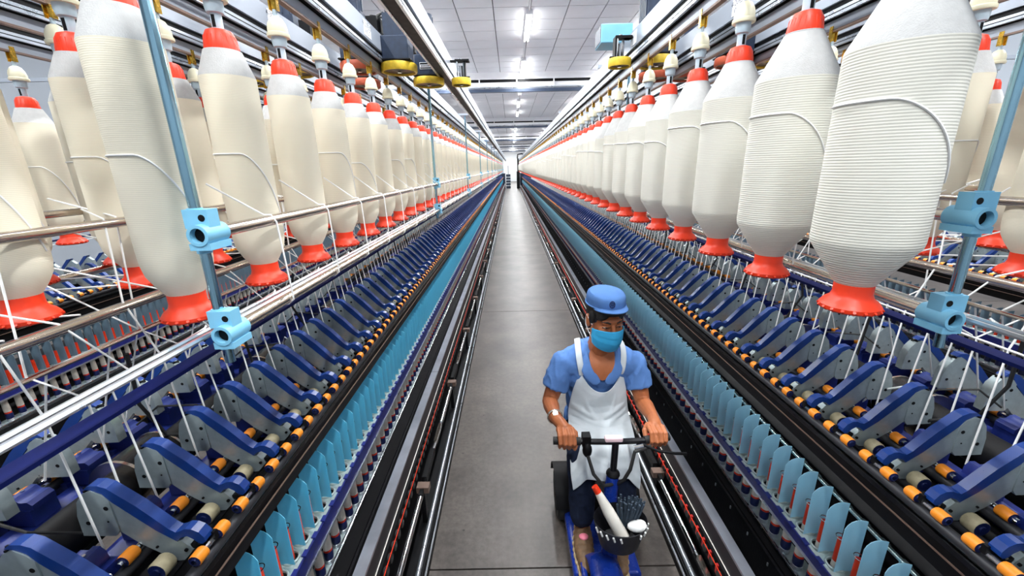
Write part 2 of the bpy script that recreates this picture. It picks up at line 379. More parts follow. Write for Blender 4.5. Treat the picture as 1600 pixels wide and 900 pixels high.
def yrange(ph, pitch, y0, y1):
    k = math.ceil((y0-ph)/pitch); out = []
    while ph+k*pitch < y1: out.append(ph+k*pitch); k += 1
    return out

def repeated(fr, name, me, src, ys, nmax, dz=0.0):
    """one part for each of the nearest, the rest of the run joined as stuff"""
    for y in ys[:nmax]: put(name, me, fr, (0, y, dz))
    if ys[nmax:]:
        b = MB(); b.mats = src.mats
        for y in ys[nmax:]:
            o = len(b.v); b.v.extend((p[0], p[1]+y, p[2]+dz) for p in src.v); b.f.extend(tuple(o+i for i in f) for f in src.f); b.mi.extend(src.mi); b.sm.extend(src.sm)
        q = put(name+'_run', b.mesh(name+'_run', weld=False), fr); q['kind'] = 'stuff'

def build_frame(sign, c, label, full, q, n_arm_full, n_arm, n_back, n_sep, ya, yb):
    """q: heights of this frame's moving rails"""
    fr = empty('spinning_frame', (c+sign*WC, 0, 0), label, 'spinning frame')
    tf = make_tf(sign); fp = sign < 0
    B = lambda: MB(tf, fp)
    L = yb
    A = ARMS[sign]; dz = q['arm']
    ws, gz = q['ws'], q['beam']
    # --- floor rails and rods
    if full:
        b = B(); b.box(0.575,0.67,ya,L,0.0,0.035,'black'); b.box(0.590,0.597,ya,L,0.035,0.050,'black'); part('base_curb', b, fr)
        b = B(); b.tube([(0.612,ya,0.052),(0.612,L,0.052)],0.012,'alu',10); b.box(0.576,0.582,ya,L,0.035,0.046,'alu'); part('base_rail', b, fr)
        b = B(); b.box(0.67,0.80,ya,L,0.0,0.012,'black'); part('drip_tray', b, fr)
        rz = q['rod']
        b = B(); b.tube([(0.640,ya,rz),(0.640,L,rz)],0.0085,'steel',8); part('push_rod', b, fr)
        for y in yrange(q['rph'],1.06,ya,min(L,16)):
            b = B(); b.tube([(0.640,y-0.50,rz),(0.640,y-0.06,rz)],0.0135,'chrome',12); part('rod_sleeve', b, fr)
            b = B(); b.box(0.606,0.668,y-0.022,y+0.022,rz-0.012,rz+0.022,'brown_under'); b.box(0.630,0.650,y-0.06,y-0.022,rz-0.02,rz+0.016,'black'); b.box(0.628,0.652,y-0.02,y+0.02,0.03,rz,'black'); part('rod_bracket', b, fr)
            b = B(); b.prism([(0.632,rz-0.01),(0.650,rz-0.01),(0.650,rz+0.014),(0.632,rz+0.014)],y-0.70,y-0.52,'rail_steel'); b.box(0.628,0.654,y+0.05,y+0.28,rz-0.014,rz+0.026,'black'); part('lift_lever', b, fr)
        # --- bobbin conveyor with its pegs and the red cord
        b = B(); b.box(0.668,0.684,ya,L,gz-0.16,gz-0.085,'black'); part('conveyor_belt', b, fr)
        src = B()
        if sign < 0:
            src.cyl((0.652,0,gz-0.122),(0.668,0,gz-0.122),0.017,'rubber',12); src.cyl((0.650,0,gz-0.122),(0.656,0,gz-0.122),0.0085,'darkgrey',10); src.box(0.659,0.667,0.017,0.020,gz-0.128,gz-0.116,'red_dark')
        else:
            src.cyl((0.655,0,gz-0.122),(0.668,0,gz-0.122),0.015,'rubber',12); src.box(0.660,0.668,0.019,0.032,gz-0.140,gz-0.096,'red_dark')
        repeated(fr, 'conveyor_peg', src.mesh('conveyor_peg'), src, yrange(0.03,0.055 if sign < 0 else 0.062,0.5,16), 110)
        b = B(); b.tube([(0.650,ya,gz-0.084),(0.650,L,gz-0.084)],0.0018,'red',6); part('red_cord', b, fr)
        b = B(); b.box(0.684,0.688,ya,L,gz-0.09,gz,'darkgrey'); b.box(0.680,0.684,ya,L,gz-0.092,gz-0.084,'tube_white'); part('gripper_web', b, fr)
        b = B(); b.box(0.684,0.727,ya,L,gz,gz+0.012,'beam_alu'); b.box(0.722,0.727,ya,L,gz-0.05,gz,'beam_alu'); part('gripper_beam', b, fr)
        for y in yrange(0.62,1.9,ya,12):
            b = B(); b.box(0.678,0.730,y,y+0.002,gz+0.0118,gz+0.0128,'black'); part('beam_joint', b, fr)
    # --- black lower panels behind
    b = B(); b.box(0.815,0.825,ya,L,0.03,q['sp']-0.03,'dust_black'); part('skirt_panel', b, fr)
    b = B(); b.box(0.825,1.22,ya,L,0.05,q['sp']-0.02,'black'); part('gear_housing', b, fr)
    if full:
        src = B()
        src.box(0.811,0.816,0.0,0.005,q['sp']-0.07,q['sp']-0.055,'alu'); src.box(0.800,0.816,0.04,0.11,q['sp']-0.28,q['sp']-0.20,'black')
        repeated(fr, 'panel_stud', src.mesh('panel_stud'), src, yrange(0.1,0.14,0.5,14), 60)
    # --- spindle rail, spindles
    sp = q['sp']
    we = ws-0.012
    b = B(); b.box(we,ws+0.05,ya,L,sp-0.02,sp,'plate'); b.box(we-0.002,we,ya,L,sp-0.022,sp+0.002,'alu'); part('spindle_rail', b, fr)
    b = B(); b.tube([(we-0.009,ya,sp),(we-0.009,L,sp)],0.0045,'chrome',8); part('guard_rod', b, fr)
    yy = yrange(q['yph']-0.035,0.07,ya if not full else 0.35,L)
    src = B(); src.lathe([(0.0175,sp),(0.0175,sp+0.016),(0.0150,sp+0.018)],10,(ws,0,0),m='alu',caps=False); src.lathe([(0.0165,sp+0.018),(0.0175,sp+0.023),(0.0175,sp+0.052),(0.0155,sp+0.056)],12,(ws,0,0),m='spindle_blue'); src.lathe([(0.0165,sp+0.056),(0.0165,sp+0.066)],10,(ws,0,0),m='red',caps=False)
    repeated(fr, 'spindle', src.mesh('spindle'), src, yy, n_sep)
    # --- ring rail with its rings
    rz0, rz1 = q['r0'], q['r1']
    b = B(); b.box(ws-0.046,ws-0.036,ya,L,rz0,rz1,'band_blue'); b.box(ws-0.049,ws-0.046,ya,L,rz0-0.004,rz0+0.007,'alu'); part('ring_rail_band', b, fr)
    b = B(); b.box(ws-0.036,ws+0.042,ya,L,rz1-0.012,rz1-0.004,'plate'); b.box(ws-0.040,ws-0.030,ya,L,rz1-0.006,rz1+0.003,'plate'); part('ring_rail', b, fr)
    src = B(); src.lathe([(0.0285,-0.004),(0.0285,0.004),(0.0255,0.007),(0.0225,0.005),(0.0220,-0.003)],16,(ws,0,rz1),m='plate',caps=False); src.lathe([(0.0222,-0.0035),(0.0005,-0.0035)],16,(ws,0,rz1),m='black',caps=False)
    repeated(fr, 'spinning_ring', src.mesh('spinning_ring'), src, yy, min(n_sep,130))
    if full:
        src = B(); src.box(ws-0.050,ws-0.034,0.0,0.026,rz1-0.001,rz1+0.007,'band_blue')
        repeated(fr, 'rail_cleat', src.mesh('rail_cleat'), src, yy, 90)
    # --- separators: slightly bowed plates across the run
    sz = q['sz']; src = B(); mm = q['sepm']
    prof = [(ws-0.034,rz1+0.012),(ws-0.018,rz1+0.004),(ws+0.020,rz1+0.006),(ws+0.031,rz1+0.030),(ws+0.033,sz-0.035),(ws+0.032,sz-0.028),(ws+0.006,sz-0.010),(ws-0.018,sz-0.001),(ws-0.030,sz)]
    prof = [(w, z) for w, z in prof]
    n = 5; cols = []
    for i in range(n+1):
        t = i/n; w = ws-0.033+0.066*t; bow = 0.010*(1-(2*t-1)**2)
        zt = sz-0.0275*(1-t)**1.6; zb = rz1+0.012-0.008*math.sin(math.pi*t)+0.01*max(0, t-0.8)*5*0.4
        cols.append((w, bow, zb, zt))
    vs = []
    for th in (0, 0.0016):
        for (w, bow, zb, zt) in cols: vs += [(w, bow+th, zb), (w, bow+th, zt)]
    k = 2*(n+1); fs = []
    for i in range(n):
        a = 2*i; fs += [(a, a+2, a+3, a+1), (k+a, k+a+1, k+a+3, k+a+2), (a+1, a+3, k+a+3, k+a+1), (a, k+a, k+a+2, a+2)]
    fs += [(0,1,k+1,k), (2*n,k+2*n,k+2*n+1,2*n+1)]
    src.add(vs, fs, mm, True)
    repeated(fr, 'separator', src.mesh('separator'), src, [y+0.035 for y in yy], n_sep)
    # --- rod behind the separators, thread guides
    gzr = sz-0.045
    b = B(); b.tube([(ws+0.060,ya,gzr),(ws+0.060,L,gzr)],0.0075,'teal_rod',10); part('lappet_rod', b, fr)
    if full:
        src = B(); src.cyl((ws+0.060,-0.012,gzr),(ws+0.060,0.012,gzr),0.0105,'black' if sign < 0 else 'teal_rod',10); src.box(ws+0.046,ws+0.062,-0.006,0.006,gzr-0.006,gzr+0.004,'black')
        repeated(fr, 'lappet_hinge', src.mesh('lappet_hinge'), src, yy, 90)
        src = B(); z = sz-0.095
        src.tube([(ws+0.052,0.006,gzr-0.004),(ws+0.030,0.006,z+0.012),(ws+0.012,0.004,z)],0.0016,'black',5)
        src.tube([(ws+0.012,0.004,z)]+[(ws+0.014*math.cos(a)-0.002,0.016*math.sin(a),z-0.001) for a in [0.3+0.42*i for i in range(13)]],0.0014,'black' if sign < 0 else 'steel',5)
        repeated(fr, 'thread_guide', src.mesh('thread_guide'), src, yy, 110)
    # --- black suction beam and bottom rollers
    b = B(); b.prism([(0.868,0.855),(0.930,0.840),(1.12,0.84),(1.12,0.935),(0.93,0.935),(0.872,0.940),(0.862,0.930)],ya,L,'black'); b.box(0.861,0.866,ya,L,0.930,0.944,'black_gloss'); b.box(0.857,0.8612,ya,L,0.905,0.908,'brown_under'); part('suction_beam', b, fr, (0,0,dz))
    b = B(); b.tube([(0.850,ya,0.982),(0.850,L,0.982)],0.0135,'darkgrey',12); b.tube([(0.932,ya,0.955),(0.932,L,0.955)],0.012,'darkgrey',10); b.tube([(1.000,ya,0.986),(1.000,L,0.986)],0.0135,'darkgrey',10); part('bottom_roller', b, fr, (0,0,dz))
    b = B(); b.box(0.87,1.13,ya,L,0.936,0.945,'black'); part('roller_beam', b, fr, (0,0,dz))
    b = B(); b.box(1.03,1.11,ya,L,0.945,0.972,'stand_blue'); part('stand_base', b, fr, (0,0,dz))
    # --- drafting arms
    ys = yrange(q['aph'],0.14,0.35 if full else 0.5,L)
    for i, y in enumerate(ys[:n_arm]):
        if i < n_arm_full:
            a = put('drafting_arm', A['plate'], fr, (0,y,dz))
            put('pressure_handle', A['handle'], a)
            for nm, ky in (('front_roller','front_a'),('front_roller','front_b'),('back_roller','mid_a'),('back_roller','mid_b'),('apron_roller','apr_a'),('apron_roller','apr_b'),('roller_axle','axle'),('roller_axle','axle2'),('roller_clip','clip')):
                put(nm, A[ky], a)
        else: put('drafting_arm', A['far'], fr, (0,y,dz))
    rest = ys[n_arm:]
    # arms of the other side of the frame, back to back with these
    O = ARMS[-sign]
    yb2 = yrange(q['aph']+q['boff'],0.14,0.5,L)
    for i, y in enumerate(yb2[:n_back]):
        if i < 16:
            a = put('drafting_arm', O['plate'], fr, (0,y,dz)); put('pressure_handle', O['handle'], a)
            for nm, ky in (('back_roller','mid_a'),('back_roller','mid_b'),('roller_axle','axle2')): put(nm, O[ky], a)
        else: put('drafting_arm', O['far'], fr, (0,y,dz))
    far = [(A['far_src'],y) for y in rest]+[(O['far_src'],y) for y in yb2[n_back:] if y < 16]
    if far:
        b = MB(); b.mats = A['far_src'].mats
        for s_, y in far:
            o = len(b.v); b.v.extend((p[0],p[1]+y,p[2]+dz) for p in s_.v); b.f.extend(tuple(o+i for i in f) for f in s_.f); b.mi.extend(s_.mi); b.sm.extend(s_.sm)
        o = put('drafting_arm_run', b.mesh('drafting_arm_run', weld=False), fr); o['kind'] = 'stuff'
    for y in ys[:40 if full else 12]: put('roller_stand', A['stand'], fr, (0,y,dz))
    for y in yb2[:16 if full else 8]: put('roller_stand', O['stand'], fr, (0,y,dz))
    # other side's beam, rollers, separators seen only as dark mass
    OT = make_tf(-sign)
    b = MB(OT, not fp); b.box(0.87,1.13,ya,L,0.84,0.945,'black'); b.box(1.03,1.11,ya,L,0.945,0.972,'stand_blue'); b.tube([(0.850,ya,0.982),(0.850,L,0.982)],0.0135,'steel',10); b.tube([(1.000,ya,0.986),(1.000,L,0.986)],0.0135,'darkgrey',10); part('far_side_beam', b, fr, (0,0,dz))
    b = MB(OT, not fp); b.box(0.80,1.22,ya,L,0.0,0.45,'black'); part('far_side_housing', b, fr)
    # --- suction duct along the middle, with collars
    b = B(); b.tube([(1.205,ya,1.005),(1.205,L,1.005)],0.052,'black',20); part('suction_duct', b, fr, (0,0,dz))
    for y in yrange(q['dph'],0.62,0.3,9 if full else 4):
        b = B(); b.tube([(1.205,y-0.05,1.005),(1.205,y+0.07,1.005)],0.078,'black_gloss',24); b.tube([(1.205,y-0.058,1.005),(1.205,y-0.05,1.005)],0.084,'rail_steel',24); b.tube([(1.205,y+0.07,1.005),(1.205,y+0.076,1.005)],0.083,'rail_steel',24)
        part('duct_collar', b, fr, (0,0,dz))
    if full:
        for i, y in enumerate(yrange(0.55,0.42,0.5,6)):
            b = B(); j = 0.02*((i*7) % 5-2)
            b.tube([(1.16,y,1.36),(1.19,y+0.02+j,1.20),(1.17,y+0.05,1.08),(1.10,y+0.10+j,1.04),(1.09,y+0.16,0.98)],0.005,'rubber',6); part('hose', b, fr)
            b = B(); b.tube([(1.30,y+0.1,1.08),(1.24,y+0.12,1.13),(1.14,y+0.14+j,1.12),(1.09,y+0.19,1.02)],0.0032,'rubber',6); part('cable', b, fr)
            b = B(); b.tube([(1.16,y+0.22,1.06),(1.12,y+0.20,1.10+j),(1.08,y+0.26,1.05),(1.07,y+0.30,0.98)],0.003,'strand',6); part('cable', b, fr)
    # --- creel: posts with blue clamps, guide tubes, rods
    zu, zl = 1.684, 1.469
    b = B(); b.tube([(0.792-0.014,0.832,zu),(0.792-0.014,L,zu)],0.0135,'rail_steel',12); part('guide_tube', b, fr)
    b = B(); b.tube([(0.792-0.014,0.832,zl),(0.792-0.014,L,zl)],0.0135,'rail_steel',12); part('guide_tube', b, fr)
    b = B()
    for dw, dzz, r in ((0.03,-0.004,0.006),(0.05,-0.002,0.005),(0.066,-0.012,0.005)): b.tube([(0.792+dw,ya,zl+dzz),(0.792+dw,L,zl+dzz)],r,'alu',6)
    part('roving_rods', b, fr)
    b = B(); b.box(0.885,0.925,ya,L,zl-0.090,zl-0.082,'strip_blue'); part('roving_tray', b, fr)
    b = B(); b.tube([(1.10,ya,zl-0.14),(1.10,L,zl-0.14)],0.003,'strand',6); part('roving_wire', b, fr)
    b = B(); b.tube([(1.205,ya,zu),(1.205,L,zu)],0.0125,'rail_steel',10); part('guide_tube', b, fr)
    b = B(); b.tube([(1.185,ya,zl),(1.185,L,zl)],0.0125,'rail_steel',10); part('guide_tube', b, fr)
    b = B(); b.tube([(1.215,ya,zl-0.09),(1.215,L,zl-0.09)],0.006,'rail_steel',8); b.tube([(1.235,ya,zl-0.094),(1.235,L,zl-0.094)],0.005,'alu',8); part('roving_rods', b, fr)
    b = B(); b.tube([(1.70,ya,zl),(1.70,L,zl)],0.0125,'rail_steel',10); part('guide_tube', b, fr)
    b = B(); b.tube([(1.70,ya,zu),(1.70,L,zu)],0.0125,'rail_steel',10); part('guide_tube', b, fr)
    # clamp body: block on the post above a sleeve round the tube
    w0 = 0.792
    def clamp_mesh(z):
        m = B()
        m.box(w0-0.030,w0+0.020,-0.016,0.016,z+0.012,z+0.050,'clamp')
        m.cyl((w0-0.017,-0.0166,z+0.033),(w0-0.017,-0.0155,z+0.033),0.0070,'black',12)
        m.tube([(w0-0.014,-0.034,z),(w0-0.014,0.034,z)],0.0215,'clamp',20,False)
        m.tube([(w0-0.014,-0.034,z),(w0-0.014,0.034,z)],0.0150,'clamp',20,False)
        for yo in (-0.034,0.034):
            vs = [(w0-0.014+r*math.cos(a),yo,z+r*math.sin(a)) for r in (0.0150,0.0215) for a in [2*math.pi*i/20 for i in range(20)]]
            m.add(vs,[(i,(i+1)%20,20+(i+1)%20,20+i) for i in range(20)],'clamp')
        m.tube([(w0-0.014,-0.020,z),(w0-0.014,-0.012,z)],0.0149,'black',16)
        m.box(w0-0.034,w0+0.008,-0.032,0.032,z-0.030,z-0.016,'clamp')
        m.tube([(w0+0.004,0,z-0.040),(w0+0.004,0,z+0.052)],0.0140,'clamp',12)
        return m.mesh('clamp')
    cu, cdn = clamp_mesh(zu), clamp_mesh(zl)
    b = B(); b.tube([(w0+0.004,0,1.395),(w0+0.004,0,2.535)],0.0105,'post_reflect',14); post_me = b.mesh('creel_post')
    b = B(); b.box(0.545,2.0,-0.014,0.014,2.535,2.56,'alu_face'); arm_me = b.mesh('cross_arm')
    for y in yrange(0.84,2.73,0.2,L):
        p = put('creel_post', post_me, fr, (0,y,0)); put('clamp', cu, p); put('clamp', cdn, p); put('cross_arm', arm_me, p)
    for (w_, y_, z_) in ((1.33,1.05,1.13),(1.36,1.22,1.14)) if full and sign < 0 else ():
        b = B(); b.ball((w_,y_,z_),0.006,'green_led',8); part('indicator_lamp', b, fr)
    # head stock at the far end
    b = B(); b.box(0.66,1.78,L,L+0.9,0,1.35,'motor'); b.box(0.64,0.66,L+0.05,L+0.85,0.1,1.25,'white_paint'); part('head_stock', b, fr)
    return fr

qL = dict(arm=0.0, ws=0.903, beam=0.462, rod=0.235, rph=1.72, sp=0.325, thin=0.530, yph=1.143, r0=0.522, r1=0.588, sz=0.812, sepm='sep', aph=1.281, boff=0.045, dph=0.95)
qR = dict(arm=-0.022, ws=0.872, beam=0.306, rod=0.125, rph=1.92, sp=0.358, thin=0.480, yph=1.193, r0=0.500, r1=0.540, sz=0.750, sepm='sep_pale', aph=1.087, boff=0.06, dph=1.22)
qF = dict(arm=-0.02, ws=0.90, beam=0.42, rod=0.2, rph=1.7, sp=0.34, thin=0.50, yph=1.16, r0=0.50, r1=0.56, sz=0.76, sepm='sep_grey', aph=1.18, boff=0.05, dph=1.0)
C0 = 0.155
frame_left = build_frame(-1, C0, 'long blue and grey ring spinning frame on the left of the aisle', True, qL, 64, 262, 36, 285, -0.5, YW)
frame_right = build_frame(1, C0, 'long blue and grey ring spinning frame on the right of the aisle, beside the scooter', True, qR, 64, 262, 36, 285, -0.5, YW)
frame_far_left = build_frame(-1, C0-2*WC, 'spinning frame with grey separators seen between the left bobbins, one aisle away', False, qF, 22, 60, 4, 90, 0.2, 24)
frame_far_right = build_frame(1, C0+2*WC, 'spinning frame with grey separators seen below the right bobbins, one aisle away', False, qF, 22, 60, 4, 90, 0.2, 24)
# ------------------------------------------------------------------ yarn cops on the spindles
def cop_mesh(h):
    b = MB(); b.lathe([(0.0165,0.0),(0.0165,0.02),(0.0150,0.06),(0.0115,h*0.62)],12,m='tube_white',caps=False)
    b.lathe([(0.0122,h*0.62),(0.0110,h)],12,m='red',caps=False); b.lathe([(0.0110,h),(0.0070,h+0.001),(0.0060,h-0.012)],12,m='red_dark')
    return b
def cops(sign, c, q, n, side):
    X = c+sign*q['ws']; z0 = q['sp']+0.066; h = q['sz']-0.105-z0
    src = cop_mesh(h); me = src.mesh('yarn_cop')
    ys = yrange(q['yph']-0.035,0.07,0.62,24)
    for i, y in enumerate(ys[:n]):
        tag(put('yarn_cop', me, None, (X,y,z0)), (ORD[i]+' slim white red-topped cop along the spindles of the '+side if i < 20 else 'slim white cop with a red top farther along the '+side), 'yarn cop', 'yarn cops on the '+side)
    b = MB(); b.mats = src.mats
    for y in ys[n:]:
        o = len(b.v); b.v.extend((p[0]+X,p[1]+y,p[2]+z0) for p in src.v); b.f.extend(tuple(o+i for i in f) for f in src.f); b.mi.extend(src.mi); b.sm.extend(src.sm)
    if ys[n:]:
        o = put('yarn_cop_run', b.mesh('yarn_cop_run', weld=False)); o['kind'] = 'stuff'; tag(o, 'far run of slim white cops with red tops on the '+side, 'yarn cops')
cops(-1, C0, qL, 90, 'left frame'); cops(1, C0, qR, 90, 'right frame')
qq = dict(qF); qq['sp'] = qF['sp']
cops(-1, C0-2*WC, qF, 50, 'far left frame'); cops(1, C0+2*WC, qF, 50, 'far right frame')

# ------------------------------------------------------------------ overhead trolley rails, hangers
ZB = 1.480; BH = 0.680; ZT = ZB+BH     # bobbin bottom, height
def rail(X, side, train, label, ya, yb, dz=0.0, hang=None, nh=0, group=None):
    r = empty('overhead_rail', (X,0,0), label, 'overhead rail', group)
    s = side
    def bx(b, x0, x1, z0, z1, m): b.box(min(x0*s,x1*s),max(x0*s,x1*s),ya,yb,z0+dz,z1+dz,m)
    b = MB(); bx(b,-0.038,0.038,2.445,2.535,'alu_face'); part('upper_beam', b, r)
    b = MB(); bx(b,-0.026,0.026,2.416,2.445,'black'); part('groove', b, r)
    b = MB(); bx(b,-0.038,-0.026,2.392,2.420,'alu'); bx(b,0.026,0.038,2.392,2.420,'alu'); bx(b,-0.0385,-0.034,2.404,2.408,'black'); bx(b,0.034,0.0385,2.404,2.408,'black'); part('track_lip', b, r)
    b = MB(); bx(b,-0.026,0.026,2.396,2.418,'black'); part('track_slot', b, r)
    if train:
        b = MB(); bx(b,-0.010,0.010,2.350,2.388,'alu_face'); bx(b,-0.011,0.011,2.342,2.350,'brown_under'); bx(b,-0.006,0.006,2.388,2.398,'black'); part('trolley_bar', b, r)
    if hang:
        for i, y in enumerate(hang):
            if i < nh:
                h = put('bobbin_hanger', HANG_TUBE, r, (0,y,0)); put('bell', HANG_BELL, h); put('hook', HANG_HOOK, h)
        b = MB(); b.mats = HANG_FAR.mats
        for y in hang[nh:]:
            o = len(b.v); b.v.extend((p[0],p[1]+y,p[2]) for p in HANG_FAR.v); b.f.extend(tuple(o+i for i in f) for f in HANG_FAR.f); b.mi.extend(HANG_FAR.mi); b.sm.extend(HANG_FAR.sm)
        if hang[nh:]:
            o = put('bobbin_hanger_run', b.mesh('bobbin_hanger_run', weld=False), r); o['kind'] = 'stuff'
    return r
b = MB(); b.lathe([(0.0135,ZT-0.03),(0.0135,ZT+0.036),(0.020,ZT+0.038),(0.0225,ZT+0.052),(0.0225,ZT+0.064),(0.024,ZT+0.074)],16,m='hang_grey'); b.box(-0.004,0.004,-0.0142,-0.012,ZT+0.004,ZT+0.032,'black'); HANG_TUBE = b.mesh('bobbin_hanger')
b = MB(); b.lathe([(0.033,ZT+0.066),(0.0345,ZT+0.070),(0.0335,ZT+0.077),(0.0305,ZT+0.079),(0.0305,ZT+0.092),(0.027,ZT+0.106),(0.019,ZT+0.121),(0.010,ZT+0.127)],20,m='bell'); HANG_BELL = b.mesh('bell')
b = MB(); b.lathe([(0.007,ZT+0.125),(0.007,ZT+0.146)],10,m='hang_grey'); b.box(-0.009,0.009,-0.004,0.004,ZT+0.144,ZT+0.190,'brass'); b.box(-0.0125,-0.0085,-0.010,0.010,ZT+0.144,ZT+0.205,'brass'); b.box(0.0085,0.0125,-0.010,0.010,ZT+0.144,ZT+0.205,'brass'); HANG_HOOK = b.mesh('hook')
HANG_FAR = MB(); HANG_FAR.lathe([(0.0135,ZT-0.03),(0.0135,ZT+0.038),(0.0225,ZT+0.07)],8,m='hang_grey'); HANG_FAR.lathe([(0.034,ZT+0.068),(0.030,ZT+0.092),(0.010,ZT+0.127)],8,m='bell'); HANG_FAR.box(-0.009,0.009,-0.01,0.01,ZT+0.128,ZT+0.19,'brass')

# ------------------------------------------------------------------ roving bobbins
def bobbin_meshes(long_cone, ymat, rad):
    d = {}; n = 40
    zc = 0.055            # package starts above the flange neck
    if long_cone: prof = [(0.036,0.060),(rad*0.62,0.095),(rad*0.98,0.148),(rad,0.160),(rad,0.330),(rad*0.995,0.520)]; top = [(rad*0.995,0.520),(rad*0.97,0.528),(0.042,0.632)]
    else: prof = [(0.036,0.062),(rad*0.74,0.085),(rad*0.92,0.110),(rad*0.985,0.135),(rad,0.155),(rad,0.400),(rad*0.99,0.565)]; top = [(rad*0.99,0.565),(rad*0.96,0.572),(0.044,0.630)]
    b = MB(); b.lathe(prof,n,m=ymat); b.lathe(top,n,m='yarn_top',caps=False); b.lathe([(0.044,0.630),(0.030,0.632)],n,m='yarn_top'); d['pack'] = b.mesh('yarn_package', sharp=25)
    b = MB(); k = 36
    b.lathe([(0.050,0.0),(0.056,0.004),(0.057,0.012),(0.050,0.022),(0.040,0.030),(0.0365,0.040),(0.0365,0.066)],k,m='red'); b.lathe([(0.030,0.001),(0.024,-0.0005)],k,m='red_dark',caps=False)
    for j in range(18):
        a = 2*math.pi*j/18; b.cyl((0.050*math.cos(a),0.050*math.sin(a),0.002),(0.0585*math.cos(a),0.0585*math.sin(a),0.009),0.0035,'red',5)
    d['flange'] = b.mesh('tube_flange')
    b = MB(); b.lathe([(0.040,0.626),(0.040,0.640),(0.036,0.664),(0.030,0.676),(0.020,0.680)],k,m='red')
    for j in range(20):
        a = 2*math.pi*j/20; b.cyl((0.0398*math.cos(a),0.0398*math.sin(a),0.628),(0.0358*math.cos(a),0.0358*math.sin(a),0.663),0.0016,'red',4)
    d['cap'] = b.mesh('tube_cap')
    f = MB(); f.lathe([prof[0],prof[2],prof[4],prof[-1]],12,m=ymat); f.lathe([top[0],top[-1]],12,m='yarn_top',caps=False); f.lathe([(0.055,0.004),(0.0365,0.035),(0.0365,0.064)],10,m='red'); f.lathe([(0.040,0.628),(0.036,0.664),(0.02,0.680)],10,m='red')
    d['far'] = f; d['far_me'] = f.mesh('roving_bobbin'); d['rad'] = rad
    # loose end of the roving lying over the package
    tails = []
    for kk in range(4):
        a0 = -3.7+kk*0.12 if long_cone else -2.6+kk*0.15; pts = []
        zt = (0.425 if long_cone else 0.36)+0.012*kk
        for i in range(30):
            t = i/29; a = a0+3.0*t
            z = zt-(max(0,t-0.45)/0.55)**1.7*(0.15+0.03*kk if long_cone else 0.20+0.02*kk)
            pts.append(((rad+0.0012)*math.cos(a),(rad+0.0012)*math.sin(a),z))
        b = MB(); b.tube(pts,0.0022,'strand',5); tails.append(b.mesh('roving_tail'))
    d['tails'] = tails
    return d
BOB = {'L': bobbin_meshes(False,'yarnL',0.067), 'R': bobbin_meshes(True,'yarnR',0.096), 'N': bobbin_meshes(False,'yarnL',0.070)}
BOBPOS = []
def bobbin_row(X, ys, n, kind, rowname, ordinals, far=True):
    """n nearest bobbins as things with parts, the rest of the row as one far run"""
    D = BOB[kind]
    look = {'L':'slim cream roving bobbin with red ends','R':'fat white roving bobbin with red ends','N':'cream roving bobbin with red ends'}[kind]
    for i, y in enumerate(ys[:n]):
        if i < ordinals: lab, g = look+', '+ORD[i]+' in '+rowname, rowname
        else: lab, g = 'distant '+look.replace(' with red ends','')+' far down the '+rowname, 'far bobbins of the '+rowname
        t = empty('roving_bobbin', (X,y,ZB), lab, 'bobbin', g)
        rz = 0.4*math.sin(i*2.1)
        if i < 34:
            o = put('yarn_package', D['pack'], t, rot=(0,0,rz)); put('tube_flange', D['flange'], t, rot=(0,0,rz)); put('tube_cap', D['cap'], t, rot=(0,0,rz))
            if i % 3 != 2 or kind == 'R': put('roving_tail', D['tails'][(i*5) % 4], t)
        else: put('bobbin_body', D['far_me'], t)
    if far and ys[n:]:
        f = D['far']; b = MB(); b.mats = f.mats
        for y in ys[n:]:
            o = len(b.v); b.v.extend((p[0]+X,p[1]+y,p[2]+ZB) for p in f.v); b.f.extend(tuple(o+i for i in q) for q in f.f); b.mi.extend(f.mi); b.sm.extend(f.sm)
        o = put('roving_bobbin_run', b.mesh('roving_bobbin_run', weld=False)); o['kind'] = 'stuff'; tag(o, 'unbroken far run of roving bobbins at the end of the '+rowname, 'bobbins')
PB = 0.31
yL1 = yrange(0.90,PB,0.85,YW-0.3); yR1 = yrange(0.865,PB,0.8,YW-0.3)
yL2 = yrange(1.21,PB,0.85,30); yR2 = yrange(1.11,PB,1.0,30)
yL3 = yrange(1.545,PB,1.1,24); yR3 = yrange(1.506,PB,1.1,20); yL4 = yrange(2.05,PB,1.6,20); yR4 = yrange(2.17,PB,1.5,16)
XL = (-0.752,-1.135,-1.50,-2.22); XR = (0.752,1.435,1.80,2.33)
XLr0, XRr1 = -0.432, 1.09
bobbin_row(XL[0], yL1, 72, 'L', 'front row left of the aisle', 20)
bobbin_row(XR[0], yR1, 72, 'R', 'front row right of the aisle', 20)
bobbin_row(XL[1], yL2, 24, 'N', 'second row on the left', 8)
bobbin_row(XR[1], yR2, 20, 'N', 'second row on the right', 6)
bobbin_row(XL[2], yL3, 16, 'N', 'third row on the left', 6)
bobbin_row(XR[2], yR3, 14, 'N', 'third row on the right', 6)
bobbin_row(XL[3], yL4, 14, 'N', 'fourth row on the left', 5)
bobbin_row(XR[3], yR4, 12, 'N', 'fourth row on the right', 4)
RY0, RY1 = -0.4, YW+0.5
rail(XLr0, 1, False, 'empty aluminium rail overhead, nearest the aisle on the left', RY0, RY1)
rail(XL[0], 1, True, 'aluminium trolley rail holding the front row of bobbins on the left', RY0, RY1, hang=yL1, nh=60)
rail(XL[1], 1, True, 'aluminium trolley rail holding the second row of bobbins on the left', RY0, 30, hang=yL2, nh=30)
rail(XL[2], 1, True, 'aluminium trolley rail holding the third row of bobbins on the left', RY0, 24, hang=yL3, nh=20)
rail(-1.84, 1, True, 'empty trolley rail between the third and fourth rows on the left', RY0, 24)
rail(XL[3], 1, True, 'aluminium trolley rail holding the fourth row of bobbins on the left', RY0, 24, hang=yL4, nh=14)
